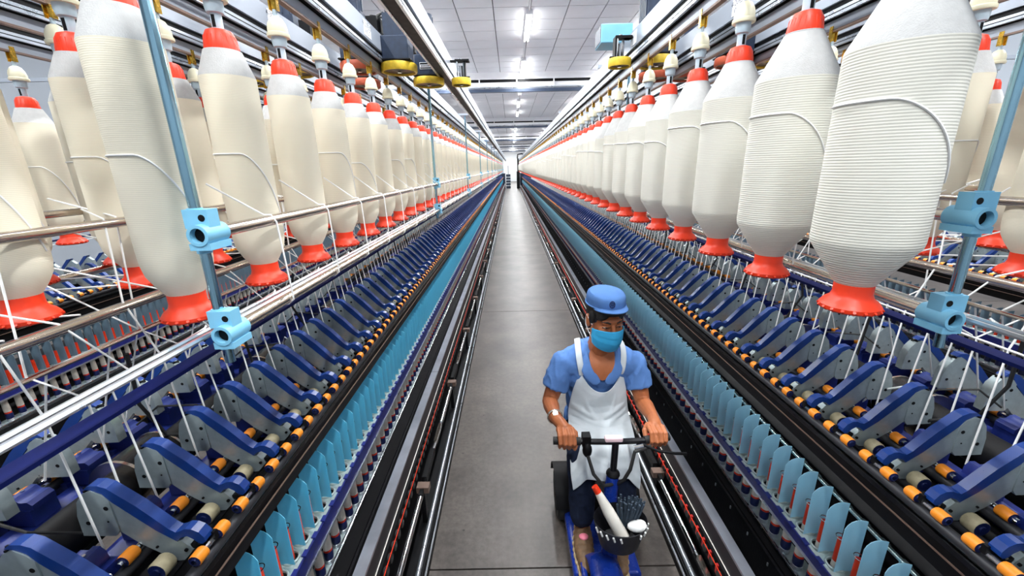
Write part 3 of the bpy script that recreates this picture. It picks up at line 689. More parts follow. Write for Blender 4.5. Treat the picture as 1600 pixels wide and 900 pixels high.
rail(XR[0], -1, True, 'aluminium trolley rail holding the front row of bobbins on the right', RY0, RY1, hang=yR1, nh=60)
rail(XRr1, -1, True, 'trolley rail without bobbins behind the front row on the right', RY0, RY1)
rail(XR[1], -1, True, 'aluminium trolley rail holding the second row of bobbins on the right', RY0, 30, hang=yR2, nh=24)
rail(XR[2], -1, True, 'aluminium trolley rail holding the third row of bobbins on the right', RY0, 24, hang=yR3, nh=16)
rail(XR[3], -1, True, 'aluminium trolley rail holding the fourth row of bobbins on the right', RY0, 24, hang=yR4, nh=14)

# stickers on the rails
def text_mesh(body, size):
    cu = bpy.data.curves.new('print', 'FONT'); cu.body = body; cu.size = size; cu.align_x = 'CENTER'; cu.align_y = 'CENTER'; cu.resolution_u = 2
    o = bpy.data.objects.new('print', cu); COL.objects.link(o)
    me = bpy.data.meshes.new_from_object(o.evaluated_get(bpy.context.evaluated_depsgraph_get()))
    bpy.data.objects.remove(o); bpy.data.curves.remove(cu); me.materials.clear(); me.materials.append(M['print_black']); return me
def sticker(X, face, y, lines, parent_rail):
    b = MB(); b.box(-0.0008,0.0008,-0.055,0.055,-0.034,0.034,'sticker'); s = put('sticker', b.mesh('sticker'), parent_rail, (face*0.0388,y,2.490))
    for i, tx in enumerate(lines):
        o = put('print', text_mesh(tx,0.034), s, (face*0.001,0,0.015-0.031*i), (R(90),0,R(90) if face > 0 else R(-90)))
RL = {o.location.x: o for o in bpy.data.objects if o.name.startswith('overhead_rail')}
def rail_at(X): return min((o for o in bpy.data.objects if o.name.startswith('overhead_rail')), key=lambda o: abs(o.location.x-X))
sticker(0,-1,2.14,('4-20粗纱','W2.1'),rail_at(XRr1)); sticker(0,-1,2.25,('4-20粗纱','W2.2'),rail_at(XR[1])); sticker(0,-1,2.62,('8',),rail_at(XR[0]))
sticker(0,1,2.36,('4-20粗纱','W2.7'),rail_at(XL[0])); sticker(0,1,2.20,('4-30粗纱','W2.7'),rail_at(XL[1]))

# ------------------------------------------------------------------ friction wheels that drive the trolleys, with motors
def wheel(parent, r, m, z=0.0):
    b = MB(); b.lathe([(r*0.86,-0.020),(r*0.97,-0.022),(r,-0.016),(r,0.016),(r*0.97,0.022),(r*0.86,0.020),(r*0.84,0.0),(r*0.84,-0.018)],32,(0,0,z),m=m,caps=False); part('wheel', b, parent)
    b = MB(); b.lathe([(r*0.85,-0.012),(r*0.45,-0.006),(r*0.22,-0.014),(0.006,-0.016)],24,(0,0,z),m='wheel_iron',caps=False); b.lathe([(r*0.86,0.018),(0.004,0.018)],24,(0,0,z),m='wheel_iron',caps=False); b.lathe([(0.012,-0.022),(0.010,-0.016)],10,(0,0,z),m='steel'); part('hub', b, parent)
def drive(X, Y, r, m, label, big=False, bracket=0, nameplate=False, s=1):
    t = empty('trolley_drive', (X,Y,2.372), label, 'drive wheel')
    wheel(t, r, m)
    b = MB(); b.cyl((0,0,0.016),(0,0,0.10),0.014,'steel',12); part('axle', b, t)
    if big:
        b = MB(); b.box(-0.075,0.075,-0.075,0.075,0.034,0.155,'motor'); b.box(-0.088,0.088,-0.088,0.088,0.026,0.036,'black'); o = part('gearbox', b, t); bevel(o,0.006)
        b = MB(); b.box(-0.058,0.058,-0.058,0.058,0.155,0.27,'motor'); b.tube([(0,0,0.27),(0,0,0.40)],0.050,'motor',20)
        for k in range(8):
            a = 2*math.pi*k/8; b.box(0.05*math.cos(a)-0.004,0.05*math.cos(a)+0.004,0.05*math.sin(a)-0.004,0.05*math.sin(a)+0.004,0.28,0.385,'motor')
        part('motor_housing', b, t)
        b = MB(); b.box(s*0.075,s*0.135,-0.035,0.035,0.18,0.25,'black'); b.tube([(s*0.12,0,0.25),(s*0.15,0.05,0.29),(s*0.10,0.12,0.30)],0.006,'rubber',6); part('terminal_box', b, t)
        if nameplate:
            b = MB(); b.box(-0.040,0.040,-0.0785,-0.0755,0.066,0.106,'sticker'); b.box(-0.037,0.037,-0.0795,-0.0785,0.093,0.103,'black'); b.box(-0.037,0.037,-0.0795,-0.0785,0.069,0.076,'black')
            for k in range(7): b.box(-0.032+0.0095*k,-0.026+0.0095*k,-0.0795,-0.0785,0.080,0.089,'black')
            part('nameplate', b, t)
    if bracket:
        s_ = bracket
        b = MB(); b.box(-0.035,0.06*1,-0.035,0.035,0.125,0.135,'black'); b.cyl((-0.022,-0.02,0.02),(-0.022,-0.02,0.13),0.006,'steel',8); b.box(s_*0.030,s_*0.036,-0.03,0.03,0.03,0.13,'black'); b.box(s_*0.03,s_*0.06,-0.01,0.0,0.026,0.034,'black'); b.cyl((0,0,0.134),(0,0,0.146),0.010,'steel',8); b.cyl((0.02,0.02,0.02),(0.02,0.02,0.13),0.008,'alu',8); b.box(-s_*0.10,-s_*0.02,-0.02,0.02,0.125,0.133,'black')
        part('bracket', b, t)
drive(-0.640,2.66,0.104,'yellow','big yellow rimmed drive wheel under a navy motor, nearest on the left',True,0,False,-1)
drive(-0.545,3.07,0.104,'yellow','yellow drive wheel under a navy motor with a nameplate',True,0,True,-1)
drive(-0.326,3.09,0.066,'yellow','small yellow pinch wheel on the aisle side of the empty left rail',False,1)
drive(-0.860,2.62,0.104,'wheel_red','rust red drive wheel behind the second hanger on the left',True)
drive(-0.985,3.08,0.104,'wheel_red','rust red drive wheel lower and farther on the left',True)
drive(-1.25,2.66,0.100,'yellow','yellow drive wheel behind the second row of hangers on the left',True)
drive(-1.62,2.9,0.100,'yellow','yellow drive wheel deep among the rails on the left',True)
drive(0.646,2.65,0.066,'yellow','small bright yellow pinch wheel on the aisle side of the right rail',False,-1)
drive(0.862,2.65,0.104,'yellow','yellow rimmed wheel between the first two rails on the right',True)
drive(0.985,3.05,0.104,'wheel_red','rust red wheel left of the pair behind the right hangers',True)
drive(1.200,3.05,0.104,'wheel_red','rust red wheel right of the pair behind the right hangers',True)
drive(1.325,2.68,0.104,'wheel_red','rust red wheel beside the white cone of a right bobbin',True)
drive(1.545,2.68,0.104,'yellow','yellow rimmed wheel behind the third nearest right bobbin cap',True)
# light blue control boxes on the rails at the right
for (x, y, sz, lab) in ((0.69,2.92,(0.12,0.20,0.085),'pale blue control box on top of the right front rail'),):
    t = empty('control_box', (x,y,2.545), lab, 'box')
    b = MB(); b.box(-sz[0],sz[0]*0.6,-0.09,0.09,-0.02,sz[2],'clamp'); o = part('cover', b, t); bevel(o,0.005)
    b = MB(); b.box(-sz[0]-0.003,-sz[0]+0.001,-0.082,0.082,-0.012,sz[2]-0.008,'motor'); part('end_panel', b, t)
t = empty('drive_motor', (0.80,2.55,2.56), 'navy finned motor above the right front rail', 'motor')
b = MB(); b.box(-0.06,0.06,-0.07,0.07,-0.02,0.16,'motor'); o = part('motor_housing', b, t); bevel(o,0.006)
b = MB()
for k in range(5): b.box(-0.066,-0.060,-0.06+0.026*k,-0.045+0.026*k,0.0,0.15,'motor')
part('cooling_fins', b, t)

# ------------------------------------------------------------------ rovings running down to the arms
STR = 0
def strand(pts, label, group, far=None, r=0.0025):
    b = MB() if far is None else far
    b.tube(pts, r, 'strand', 5, caps=False)
    if far is None: tag(put('roving_strand', b.mesh('roving_strand', weld=False)), label, 'roving', group)
def smooth_over(a, bpt, c):   # small arc where a roving bends over a rail
    a, bpt, c = Vector(a), Vector(bpt), Vector(c)
    return [bpt+(a-bpt).normalized()*0.012, bpt, bpt+(c-bpt).normalized()*0.012]
for sign, c, q, rowX, ys, name, BX in ((-1,C0,qL,XL[0],yL1,'left','L'),(1,C0,qR,XR[0],yR1,'right','R')):
    W = lambda w: c+sign*w
    zu, zl = 1.684, 1.469; dz = q['arm']
    arms = yrange(q['aph'],0.14,0.63,26); sp = sorted([y-0.035 for y in arms]+[y+0.035 for y in arms])
    far = MB(); wire_w = 1.10; wire_z = zl-0.14
    near_n = 44
    for i, y in enumerate(sp):
        # last run: from the wire down into the back roller's guide
        jit = 0.012*math.sin(i*1.7)
        top = (W(wire_w), y+0.03+jit, wire_z+0.004); end = (W(1.045), y, 1.035+dz)
        pts = [end, top]
        g = i % 4
        if g == 0:      # from the second row of bobbins over the middle tube
            pts += [(W(1.185), y+0.06, zl+0.014), (W(1.20), y+0.09, zu+0.013), (W(1.29), y+0.13, 1.72)]
        elif g == 1:
            pts += [(W(1.225), y+0.05, zl-0.086), (W(1.225), y+0.08, zu+0.013), (W(1.58), y+0.25, 1.74)]
        elif g == 2:
            pts += [(W(0.842), y+0.02, zl+0.004), (W(0.845), y+0.03, zl+0.006)]
        else:
            pts += [(W(1.185), y-0.03, zl+0.014), (W(1.70), y-0.22, zu+0.014)]
        strand(pts, (ORD[i]+' white roving strand running down into the arms of the '+name+' frame' if i < 20 else 'thin white roving strand running into an arm farther along the '+name+' frame'), 'roving strands on the '+name+' frame', far if i >= near_n else None)
    o = put('roving_strand_run', far.mesh('roving_strand_run', weld=False)); o['kind'] = 'stuff'; tag(o, 'far rovings running into the arms of the '+name+' frame', 'rovings')
    # from each front-row bobbin over the upper tube and round the lower one
    far = MB()
    for i, y in enumerate(ys[:60]):
        rx = rowX-math.copysign(BOB[BX]['rad'], rowX) if sign < 0 else rowX+BOB[BX]['rad']
        if sign < 0:
            p0 = (rx-0.02, y+0.075, ZB+0.30); tube_w = 0.792-0.014
            pts = [p0, (W(tube_w)-0.010, y+0.155, zu+0.0145), (W(tube_w)+0.006, y+0.158, zu+0.0145), (W(tube_w)+0.0165, y+0.16, zu-0.004), (W(tube_w)+0.018, y+0.17, zl+0.05), (W(tube_w)+0.0165, y+0.175, zl-0.004), (W(tube_w), y+0.177, zl-0.0165), (W(0.93), y+0.19, zl-0.05)]
        else:
            p0 = (rx-0.01, y+0.06, ZB+0.30); tube_w = 0.792-0.014
            pts = [p0, (W(tube_w)-0.0165, y+0.12, zu-0.002), (W(tube_w)-0.017, y+0.13, zl+0.03), (W(tube_w)-0.004, y+0.14, zl-0.0165), (W(0.93), y+0.15, zl-0.05), (W(wire_w), y+0.17, wire_z+0.004)]
        strand(pts, (ORD[i]+' white roving looped from a front row bobbin over the tube, '+name+' side' if i < 20 else 'white roving looped over the tube farther along the '+name+' front row'), 'rovings looped over the '+name+' guide tube', far if i >= 26 else None, 0.0024)
    o = put('roving_loop_run', far.mesh('roving_loop_run', weld=False)); o['kind'] = 'stuff'; tag(o, 'far rovings looped over the '+name+' guide tube', 'rovings')
    # long slanting rovings from the back rows towards the far side and the next frame
    far = MB()
    for i, y in enumerate(yrange(0.62,0.155,0.6,7)):
        a = (W(1.20), y, zl+0.014); bq = (W(1.74), y-0.16, zl+0.02); cq = (W(1.235), y+0.03, zl-0.09); dq = (W(1.40), y+0.05, 1.05+dz)
        pts = [bq, a] if i % 3 else [(W(1.55), y-0.12, 1.70), (W(1.225), y, zl-0.085), dq]
        strand(pts, 'slanting white roving behind the arms of the '+name+' frame', 'slanting rovings behind the '+name+' frame', None if i < 30 else far)
        strand([(W(1.225), y+0.07, zl-0.088), (W(1.36), y+0.09, 1.06+dz)], 'white roving dropping to the far side arms of the '+name+' frame', 'rovings to the far side of the '+name+' frame', None if i < 30 else far)
# ------------------------------------------------------------------ the scooter
M['skin'] = mat('skin', (0.40, 0.128, 0.048), 0.45, 0, 0.10, 40, 0.08, 300, spec=0.4)
M['hair'] = mat('hair_black', (0.010, 0.008, 0.007), 0.55, 0, 0.2, 80, 0.4, 400)
M['shirt'] = mat('shirt_blue', (0.10, 0.215, 0.50), 0.8, 0, 0.08, 30, 0.8, 20, spec=0.15)
M['cap_blue'] = mat('cap_blue', (0.10, 0.225, 0.52), 0.8, 0, 0.06, 40, 0.2, 200, spec=0.15)
M['emblem'] = mat('emblem_navy', (0.012, 0.022, 0.10), 0.7)
M['mask'] = mat('mask_blue', (0.045, 0.40, 0.72), 0.7, 0, 0.06, 40, 0.15, 60, spec=0.2)
M['mask_white'] = mat('mask_loop', (0.82, 0.84, 0.86), 0.8)
def apron_mat():
    m = mat('apron_white', (0.62, 0.67, 0.70), 0.7, 0, 0.12, 9, 1.0, 13, spec=0.2)
    return m
M['apron'] = apron_mat()
M['jeans'] = mat('trousers_navy', (0.012, 0.018, 0.040), 0.8, 0, 0.35, 45, 0.35, 70, spec=0.15)
M['shoe'] = mat('shoe_brown', (0.17, 0.095, 0.045), 0.6, 0, 0.4, 60, 0.3, 90)
M['shoe_tan'] = mat('shoe_tan', (0.42, 0.31, 0.18), 0.6, 0, 0.3, 60)
M['pink'] = mat('pink_label', (0.82, 0.22, 0.30), 0.6)
M['watch'] = mat('watch_steel', (0.75, 0.66, 0.55), 0.25, 0.9)
M['eye_white'] = mat('eye_white', (0.62, 0.58, 0.54), 0.3)
M['scooter_blue'] = mat('scooter_blue', (0.006, 0.030, 0.26), 0.28, 0, 0.15, 20)
M['basket'] = mat('basket_black', (0.012, 0.012, 0.016), 0.5, 0, 0.2, 60)
M['brush'] = mat('brush_slate', (0.030, 0.050, 0.075), 0.75, 0, 0.5, 60, 0.6, 90)
M['white_cloth'] = mat('cotton_white', (0.80, 0.80, 0.78), 0.85, 0, 0.05, 40, 0.3, 120)
M['grip_pink'] = mat('bar_display', (0.86, 0.62, 0.66), 0.35, 0, 0.05, 40)

sc = empty('scooter', (0.40,1.55,0.0), 'blue and black three wheeled electric scooter ridden by the worker', 'scooter')
def sp(name, b, label=None): 
    o = part(name, b, sc, label=label); return o
# coordinates relative to the root: x to the right, y away from the camera
def wheel_part(x, y, r, w):
    b = MB(); raw = MB(); raw.lathe([(r*0.62,-w*0.42),(r*0.90,-w*0.5),(r,-w*0.25),(r,w*0.25),(r*0.90,w*0.5),(r*0.62,w*0.42)],28,m='rubber',caps=False)
    b.mats = raw.mats; b.v = [(x+p[2], y+p[0], r+p[1]) for p in raw.v]; b.f = raw.f; b.mi = raw.mi; b.sm = raw.sm
    o = sp('wheel', b)
    b = MB(); raw = MB(); raw.lathe([(r*0.63,-w*0.30),(r*0.2,-w*0.40),(0.004,-w*0.45)],20,m='alu',caps=False); raw.lathe([(0.004,w*0.45),(r*0.2,w*0.40),(r*0.63,w*0.30)],20,m='alu',caps=False)
    b.mats = raw.mats; b.v = [(x+p[2], y+p[0], r+p[1]) for p in raw.v]; b.f = raw.f; b.mi = raw.mi; b.sm = raw.sm
    o2 = put('hub', b.mesh('hub'), o)
FX = -0.055       # front wheel is steered a little to one side
wheel_part(-0.165,0.24,0.135,0.065); wheel_part(0.165,0.24,0.135,0.065); wheel_part(FX,-0.30,0.115,0.060)
b = MB(); b.prism([(-0.165,0.075),(0.125,0.075),(0.125,0.120),(0.110,0.130),(-0.150,0.130),(-0.165,0.120)],-0.22,0.12,'scooter_blue'); o = sp('footboard', b); bevel(o,0.012,3)
b = MB(); b.prism([(-0.14,0.08),(0.10,0.08),(0.10,0.16),(-0.14,0.16)],0.10,0.36,'black'); o = sp('battery_box', b); bevel(o,0.015,3)
b = MB(); b.box(-0.20,0.20,0.225,0.255,0.125,0.150,'black'); sp('rear_axle', b)
for x in (-0.165,0.165):
    b = MB()
    for k in range(8):
        a0 = math.pi*(0.05+0.9*k/8); a1 = math.pi*(0.05+0.9*(k+1)/8); r0 = 0.150
        b.add([(x-0.045,0.24+r0*math.cos(a0),0.135+r0*math.sin(a0)),(x+0.045,0.24+r0*math.cos(a0),0.135+r0*math.sin(a0)),(x+0.045,0.24+r0*math.cos(a1),0.135+r0*math.sin(a1)),(x-0.045,0.24+r0*math.cos(a1),0.135+r0*math.sin(a1))],[(0,1,2,3),(3,2,1,0)],'black',True)
    sp('rear_mudguard', b)
b = MB(); b.tube([(0.0,0.28,0.15),(0.0,0.34,0.38)],0.022,'black',14); sp('seat_post', b)
b = MB(); b.ball((0,0.36,0.405),0.14,'rubber',20,(1.0,0.95,0.28)); sp('saddle', b)
# nose shield, mudguard over the front wheel, steering column
b = MB(); pr = []
for k in range(12):
    a = math.pi*(0.02+0.86*k/11)
    pr.append((-0.30-0.150*math.cos(a), 0.115+0.150*math.sin(a)))
vs = []; fs = []; nn = 9
for (yv, zv) in pr:
    for j in range(nn):
        u = -1+2*j/(nn-1); vs.append((FX+0.062*u, yv, zv-0.022*abs(u)**2.5))
for i in range(len(pr)-1):
    for j in range(nn-1): fs.append((i*nn+j,i*nn+j+1,(i+1)*nn+j+1,(i+1)*nn+j))
b.add(vs,fs,'scooter_blue',True); o = sp('front_mudguard', b); sd = o.modifiers.new('s','SOLIDIFY'); sd.thickness = 0.006
b = MB(); b.box(FX-0.046,FX+0.046,-0.465,-0.425,0.10,0.235,'black_gloss'); b.box(FX-0.060,FX-0.052,-0.44,-0.17,0.10,0.17,'black'); b.box(FX+0.052,FX+0.060,-0.44,-0.17,0.10,0.17,'black'); o = sp('fork', b); bevel(o,0.006)
b = MB(); b.box(FX-0.085,FX-0.060,-0.42,-0.14,0.12,0.18,'scooter_blue'); b.box(FX+0.060,FX+0.085,-0.42,-0.14,0.12,0.18,'scooter_blue'); o = sp('side_fairing', b); bevel(o,0.010,3)
b = MB(); b.tube([(-0.02,-0.22,0.20),(-0.005,-0.125,0.44),(0.008,-0.100,0.54)],0.027,'scooter_blue',16,radii=[0.034,0.030,0.026]); sp('steering_column', b)
b = MB(); b.tube([(0.008,-0.102,0.53),(0.018,-0.080,0.682)],0.0145,'black_gloss',14); b.ball((0.008,-0.102,0.54),0.030,'black',12,(1,1,0.7)); sp('stem', b)
b = MB(); b.tube([(-0.235,-0.075,0.690),(-0.12,-0.082,0.688),(0.0,-0.085,0.686),(0.13,-0.078,0.684),(0.245,-0.055,0.684)],0.0125,'black_gloss',12); sp('handlebar', b)
for s_, x0, x1 in ((-1,-0.245,-0.13),(1,0.14,0.25)):
    b = MB(); b.tube([(x0,-0.074 if s_ < 0 else -0.075,0.690 if s_ < 0 else 0.684),(x1,-0.080 if s_ < 0 else -0.056,0.688 if s_ < 0 else 0.684)],0.0165,'rubber',14); sp('grip', b)
b = MB(); b.box(-0.030,0.045,-0.098,-0.070,0.690,0.712,'grip_pink'); o = sp('bar_display', b, 'pale pink display on the handlebar'); bevel(o,0.006)
b = MB(); b.box(-0.125,-0.090,-0.100,-0.062,0.672,0.722,'black'); b.ball((-0.105,-0.10,0.660),0.026,'black',12,(0.8,0.8,1.3)); o = sp('switch_box', b)
b = MB(); b.tube([(0.12,-0.10,0.684),(0.18,-0.13,0.672),(0.25,-0.135,0.662),(0.30,-0.125,0.652)],0.006,'black',8); sp('brake_lever', b)
b = MB(); b.tube([(-0.105,-0.11,0.645),(-0.085,-0.15,0.58),(-0.045,-0.16,0.53),(0.0,-0.13,0.51)],0.0075,'rubber',8); sp('cable', b)
b = MB(); b.tube([(0.16,-0.10,0.672),(0.085,-0.13,0.670),(0.065,-0.15,0.60),(0.045,-0.14,0.54),(0.02,-0.12,0.50)],0.0075,'rubber',8); sp('cable', b)
b = MB(); b.tube([(0.085,-0.112,0.675),(0.125,-0.108,0.680)],0.0100,'chrome',10); sp('cable_ferrule', b)
# woven basket on the front
BK = (0.005,-0.255,0.455)
def bask(rx, ry, z, n=36): return [(BK[0]+rx*math.cos(2*math.pi*j/n), BK[1]+ry*math.sin(2*math.pi*j/n), BK[2]+z) for j in range(n)]
b = MB(); n = 36; rings = [(0.062,0.048,-0.12),(0.078,0.062,-0.115),(0.094,0.076,-0.05),(0.106,0.086,0.0),(0.104,0.084,0.002),(0.092,0.074,-0.05),(0.076,0.060,-0.108)]
for i in range(len(rings)-1): b.add(bask(*rings[i])+bask(*rings[i+1]),[(j,(j+1)%n,n+(j+1)%n,n+j) for j in range(n)],'basket',True)
b.add(bask(*rings[0]),[tuple(reversed(range(n)))],'basket'); b.add(bask(*rings[-1]),[tuple(range(n))],'basket'); bk_o = sp('basket', b)
src = MB(); 
for j in range(24):
    a = 2*math.pi*j/24+0.08
    if not (3.3 < a < 6.2): continue
    if 4.75 < a < 5.15: continue
    p0 = (BK[0]+0.1075*math.cos(a), BK[1]+0.0875*math.sin(a), BK[2]-0.008); p1 = (BK[0]+0.1015*math.cos(a+0.05), BK[1]+0.0825*math.sin(a+0.05), BK[2]-0.030)
    bb = MB(); bb.tube([p0,p1],0.0042,'white_cloth',6); put('lace', bb.mesh('lace'), bk_o)
# things lying in the basket
t = empty('white_bobbin', (0.365,1.29,0.42), 'slim white tapered bobbin with an orange tip leaning out of the basket', 'bobbin')
b = MB(); b.tube([(0.045,-0.03,-0.02),(-0.010,0.005,0.075),(-0.048,0.030,0.145)],0.02,'tube_white',14,radii=[0.026,0.023,0.0135]); part('yarn_body', b, t)
b = MB(); b.tube([(-0.047,0.0295,0.143),(-0.061,0.038,0.166)],0.0145,'red',14,radii=[0.0142,0.0125]); part('tip', b, t, label='orange red tip')
t = empty('lint_brush', (0.43,1.31,0.40), 'dark slate brush with splayed bristles standing in the basket', 'brush')
b = MB()
for j in range(40):
    a = j*2.399; rr = 0.030*math.sqrt((j+0.5)/40); x, y = rr*math.cos(a), rr*math.sin(a)*0.7
    b.tube([(x*0.6-0.005,y*0.6,-0.02),(x*1.3+0.01,y*1.2,0.06),(x*1.9+0.018,y*1.7,0.125+0.012*math.sin(j*1.3))],0.007,'brush',5,radii=[0.006,0.008,0.004])
part('bristles', b, t)
b = MB(); b.tube([(0.0,0.005,-0.03),(0.0,0.0,0.012)],0.024,'black',12); part('ferrule', b, t)
b = MB(); b.ball((0,0,0),0.030,'white_cloth',14,(1.3,0.8,0.65)); b.ball((0.012,0.004,0.008),0.02,'white_cloth',10,(1.2,0.9,0.7))
o = put('cotton_wad', b.mesh('cotton_wad'), None, (0.462,1.262,0.452)); tag(o, 'small white wad of cotton at the rim of the scooter basket', 'cotton')

# ------------------------------------------------------------------ the worker
def remeshed(name, b, voxel, mname, parent, smooth=4, factor=0.5):
    me = bpy.data.meshes.new(name+'_raw'); me.from_pydata(b.v, [], b.f); me.update()
    o = bpy.data.objects.new(name, me); COL.objects.link(o)
    md = o.modifiers.new('r','REMESH'); md.mode = 'VOXEL'; md.voxel_size = voxel; md.use_smooth_shade = True
    if smooth: ms = o.modifiers.new('s','SMOOTH'); ms.iterations = smooth; ms.factor = factor
    dg = bpy.context.evaluated_depsgraph_get(); dg.update()
    me2 = bpy.data.meshes.new_from_object(o.evaluated_get(dg)); me2.name = name
    me2.materials.clear(); me2.materials.append(M[mname]); me2.polygons.foreach_set('use_smooth', [True]*len(me2.polygons))
    o.modifiers.clear(); o.data = me2; bpy.data.meshes.remove(me)
    if parent: o.parent = parent; o.matrix_parent_inverse = parent.matrix_world.inverted()
    return o
def limb(b, pts, radii, n=14):
    """tapered limb with rounded ends"""
    P = [Vector(p) for p in pts]; fine = []; rr = []
    b.tube(P, 0.1, 'skin', n, True, radii)
    for p, r in zip(P, radii): b.ball(p, r*0.995, 'skin', 12)
def ell(b, c, rad, rot=None, n=18):
    m = MB(); m.ball((0,0,0),1.0,'skin',n,rad)
    Mx = rot or Matrix.Identity(3)
    b.add([Mx @ Vector(v)+Vector(c) for v in m.v], m.f, 'skin', True)

per = empty('person', (0.40,1.62,0.14), 'worker in light blue shirt and cap, white apron and blue face mask, riding the scooter', 'person')
bpy.context.view_layer.update()
SHL, SHR = (0.240,1.835,0.868), (0.590,1.835,0.855)
ELL, ELR = (0.168,1.785,0.690), (0.625,1.775,0.680)
WRL, WRR = (0.176,1.590,0.722), (0.618,1.600,0.706)
HL, HR = (0.209,1.488,0.716), (0.600,1.500,0.708)
HC = Vector((0.418,1.765,1.128))
# head frame: face turned to the viewer's right and down
fy = Vector((0.19,-0.94,-0.13)).normalized(); fx = fy.cross(Vector((0.05,0.0,1))).normalized()*-1
fx = Vector((0,0,1)).cross(fy).normalized(); fz = fy.cross(fx).normalized()
if fz.z < 0: fz = -fz
HM = Matrix((fx,fy,fz)).transposed()      # columns: side, forward, up
def hp(x, y, z): return HC+HM @ Vector((x,y,z))
b = MB()
# head: skull, face, jaw, nose, ears
ell(b, hp(0,-0.012,0.030), (0.074,0.092,0.085), HM); ell(b, hp(0,0.030,-0.030), (0.062,0.062,0.080), HM)
ell(b, hp(0,0.048,-0.082), (0.036,0.034,0.030), HM); ell(b, hp(0,0.078,0.020), (0.050,0.018,0.022), HM)
ell(b, hp(0.033,0.070,-0.022), (0.024,0.020,0.022), HM); ell(b, hp(-0.033,0.070,-0.022), (0.024,0.020,0.022), HM)
limb(b, [hp(0,0.090,0.008),hp(0,0.104,-0.020),hp(0,0.108,-0.034)], [0.009,0.011,0.014]); ell(b, hp(0.013,0.096,-0.036),(0.009,0.010,0.008),HM); ell(b, hp(-0.013,0.096,-0.036),(0.009,0.010,0.008),HM)
ell(b, hp(0,0.088,-0.062),(0.022,0.010,0.007),HM); ell(b, hp(0,0.085,-0.074),(0.019,0.010,0.007),HM)
for s_ in (-1,1): ell(b, hp(0.076*s_,-0.006,-0.008), (0.010,0.020,0.032), HM); ell(b, hp(0.0785*s_,-0.012,0.006), (0.008,0.018,0.020), HM)
# neck, torso, legs (under the clothes), arms
limb(b, [(0.405,1.835,0.905),(0.412,1.800,1.00),(0.416,1.785,1.07)], [0.066,0.056,0.056])
ell(b, (0.412,1.845,0.83),(0.150,0.090,0.115)); ell(b, (0.412,1.872,0.66),(0.130,0.090,0.15)); ell(b, (0.410,1.895,0.51),(0.145,0.105,0.10))
limb(b, [(0.335,1.835,0.90),(0.405,1.84,0.91),(0.485,1.835,0.895)], [0.058,0.062,0.058])
for s_, SH, EL, WR in ((-1,SHL,ELL,WRL),(1,SHR,ELR,WRR)):
    limb(b, [SH, [SH[i]*0.5+EL[i]*0.5 for i in range(3)], EL], [0.052,0.044,0.037]); m1 = [EL[i]*0.7+WR[i]*0.3 for i in range(3)]
    limb(b, [EL, m1, WR], [0.037,0.0385,0.0255])
for s_, x0, x1 in ((-1,0.345,0.300),(1,0.478,0.490)):
    limb(b, [(x0,1.88,0.49),(x1,1.62,0.495)], [0.075,0.055]); limb(b, [(x1,1.60,0.490),(x1+0.004*s_,1.525,0.215)], [0.053,0.040])
# hands closed on the grips: palm, four fingers of unequal length, thumb on the inner side
for s_, H, WR, by, bz in ((-1,HL,WRL,1.472,0.690),(1,HR,WRR,1.486,0.684)):
    cx = H[0]
    limb(b, [WR, (cx*0.5+WR[0]*0.5, 1.555, 0.722 if s_ < 0 else 0.712), (cx, by+0.045, bz+0.030)], [0.0255,0.027,0.024])
    ell(b, (cx, by+0.040, bz+0.026), (0.040,0.030,0.019), Matrix.Rotation(R(22),3,'X'))
    for k, (off, ln) in enumerate(((-0.0305,1.0),(-0.0102,1.06),(0.0102,1.03),(0.0298,0.88))):
        off = off if s_ > 0 else -off      # index finger lies next to the thumb
        x = cx+off; r = (0.0092,0.0094,0.0090,0.0080)[k]
        q0 = (x, by+0.030, bz+0.036); q1 = (x, by-0.012*ln, bz+0.033*ln); q2 = (x-0.002*s_, by-0.0285*ln, bz+0.004); q3 = (x-0.002*s_, by-0.012, bz-0.026*ln); q4 = (x, by+0.008, bz-0.024)
        limb(b, [q0,q1,q2,q3,q4], [r*1.08,r*1.05,r,r*0.93,r*0.85], 10)
    tx = cx-0.040*s_
    limb(b, [(cx-0.022*s_, by+0.065, bz+0.018),(tx-0.004*s_, by+0.035, bz+0.012),(tx-0.004*s_, by+0.002, bz-0.016),(tx+0.006*s_, by-0.022, bz-0.024)], [0.015,0.0125,0.0110,0.0085], 10)
body = remeshed('body', b, 0.0028, 'skin', per, 3)
# face details
def child(name, b, m=None, label=None, parent=None):
    me = b.mesh(name); o = put(name, me, parent or per, label=label); o.matrix_parent_inverse = (parent or per).matrix_world.inverted(); return o
for s_ in (-1,1):
    b = MB(); b.tube([hp(0.014*s_,0.094,0.021),hp(0.030*s_,0.0925,0.0275),hp(0.050*s_,0.0775,0.0235)],0.004,'hair',6,radii=[0.0036,0.0042,0.0018]); child('eyebrow', b)
    b = MB(); e = MB(); ee = MB(); ell(ee, (0,0,0), (0.0145,0.007,0.0045), HM, 12)
    b.add([Vector(v)+hp(0.031*s_,0.0860,0.0035) for v in ee.v], ee.f, 'eye_white', True)
    e2 = MB(); ell(e2, (0,0,0), (0.0055,0.004,0.0050), HM, 10); b.add([Vector(v)+hp(0.031*s_,0.0905,0.0015) for v in e2.v], e2.f, 'hair', True)
    child('eye', b)
    b = MB(); b.tube([hp(0.016*s_,0.0905,0.0050),hp(0.031*s_,0.0940,0.0085),hp(0.048*s_,0.0815,0.0040)],0.0032,'skin',6); b.tube([hp(0.016*s_,0.0925,0.0020),hp(0.031*s_,0.0950,0.0035),hp(0.048*s_,0.0830,0.0005)],0.0012,'hair',5); child('eyelid', b)
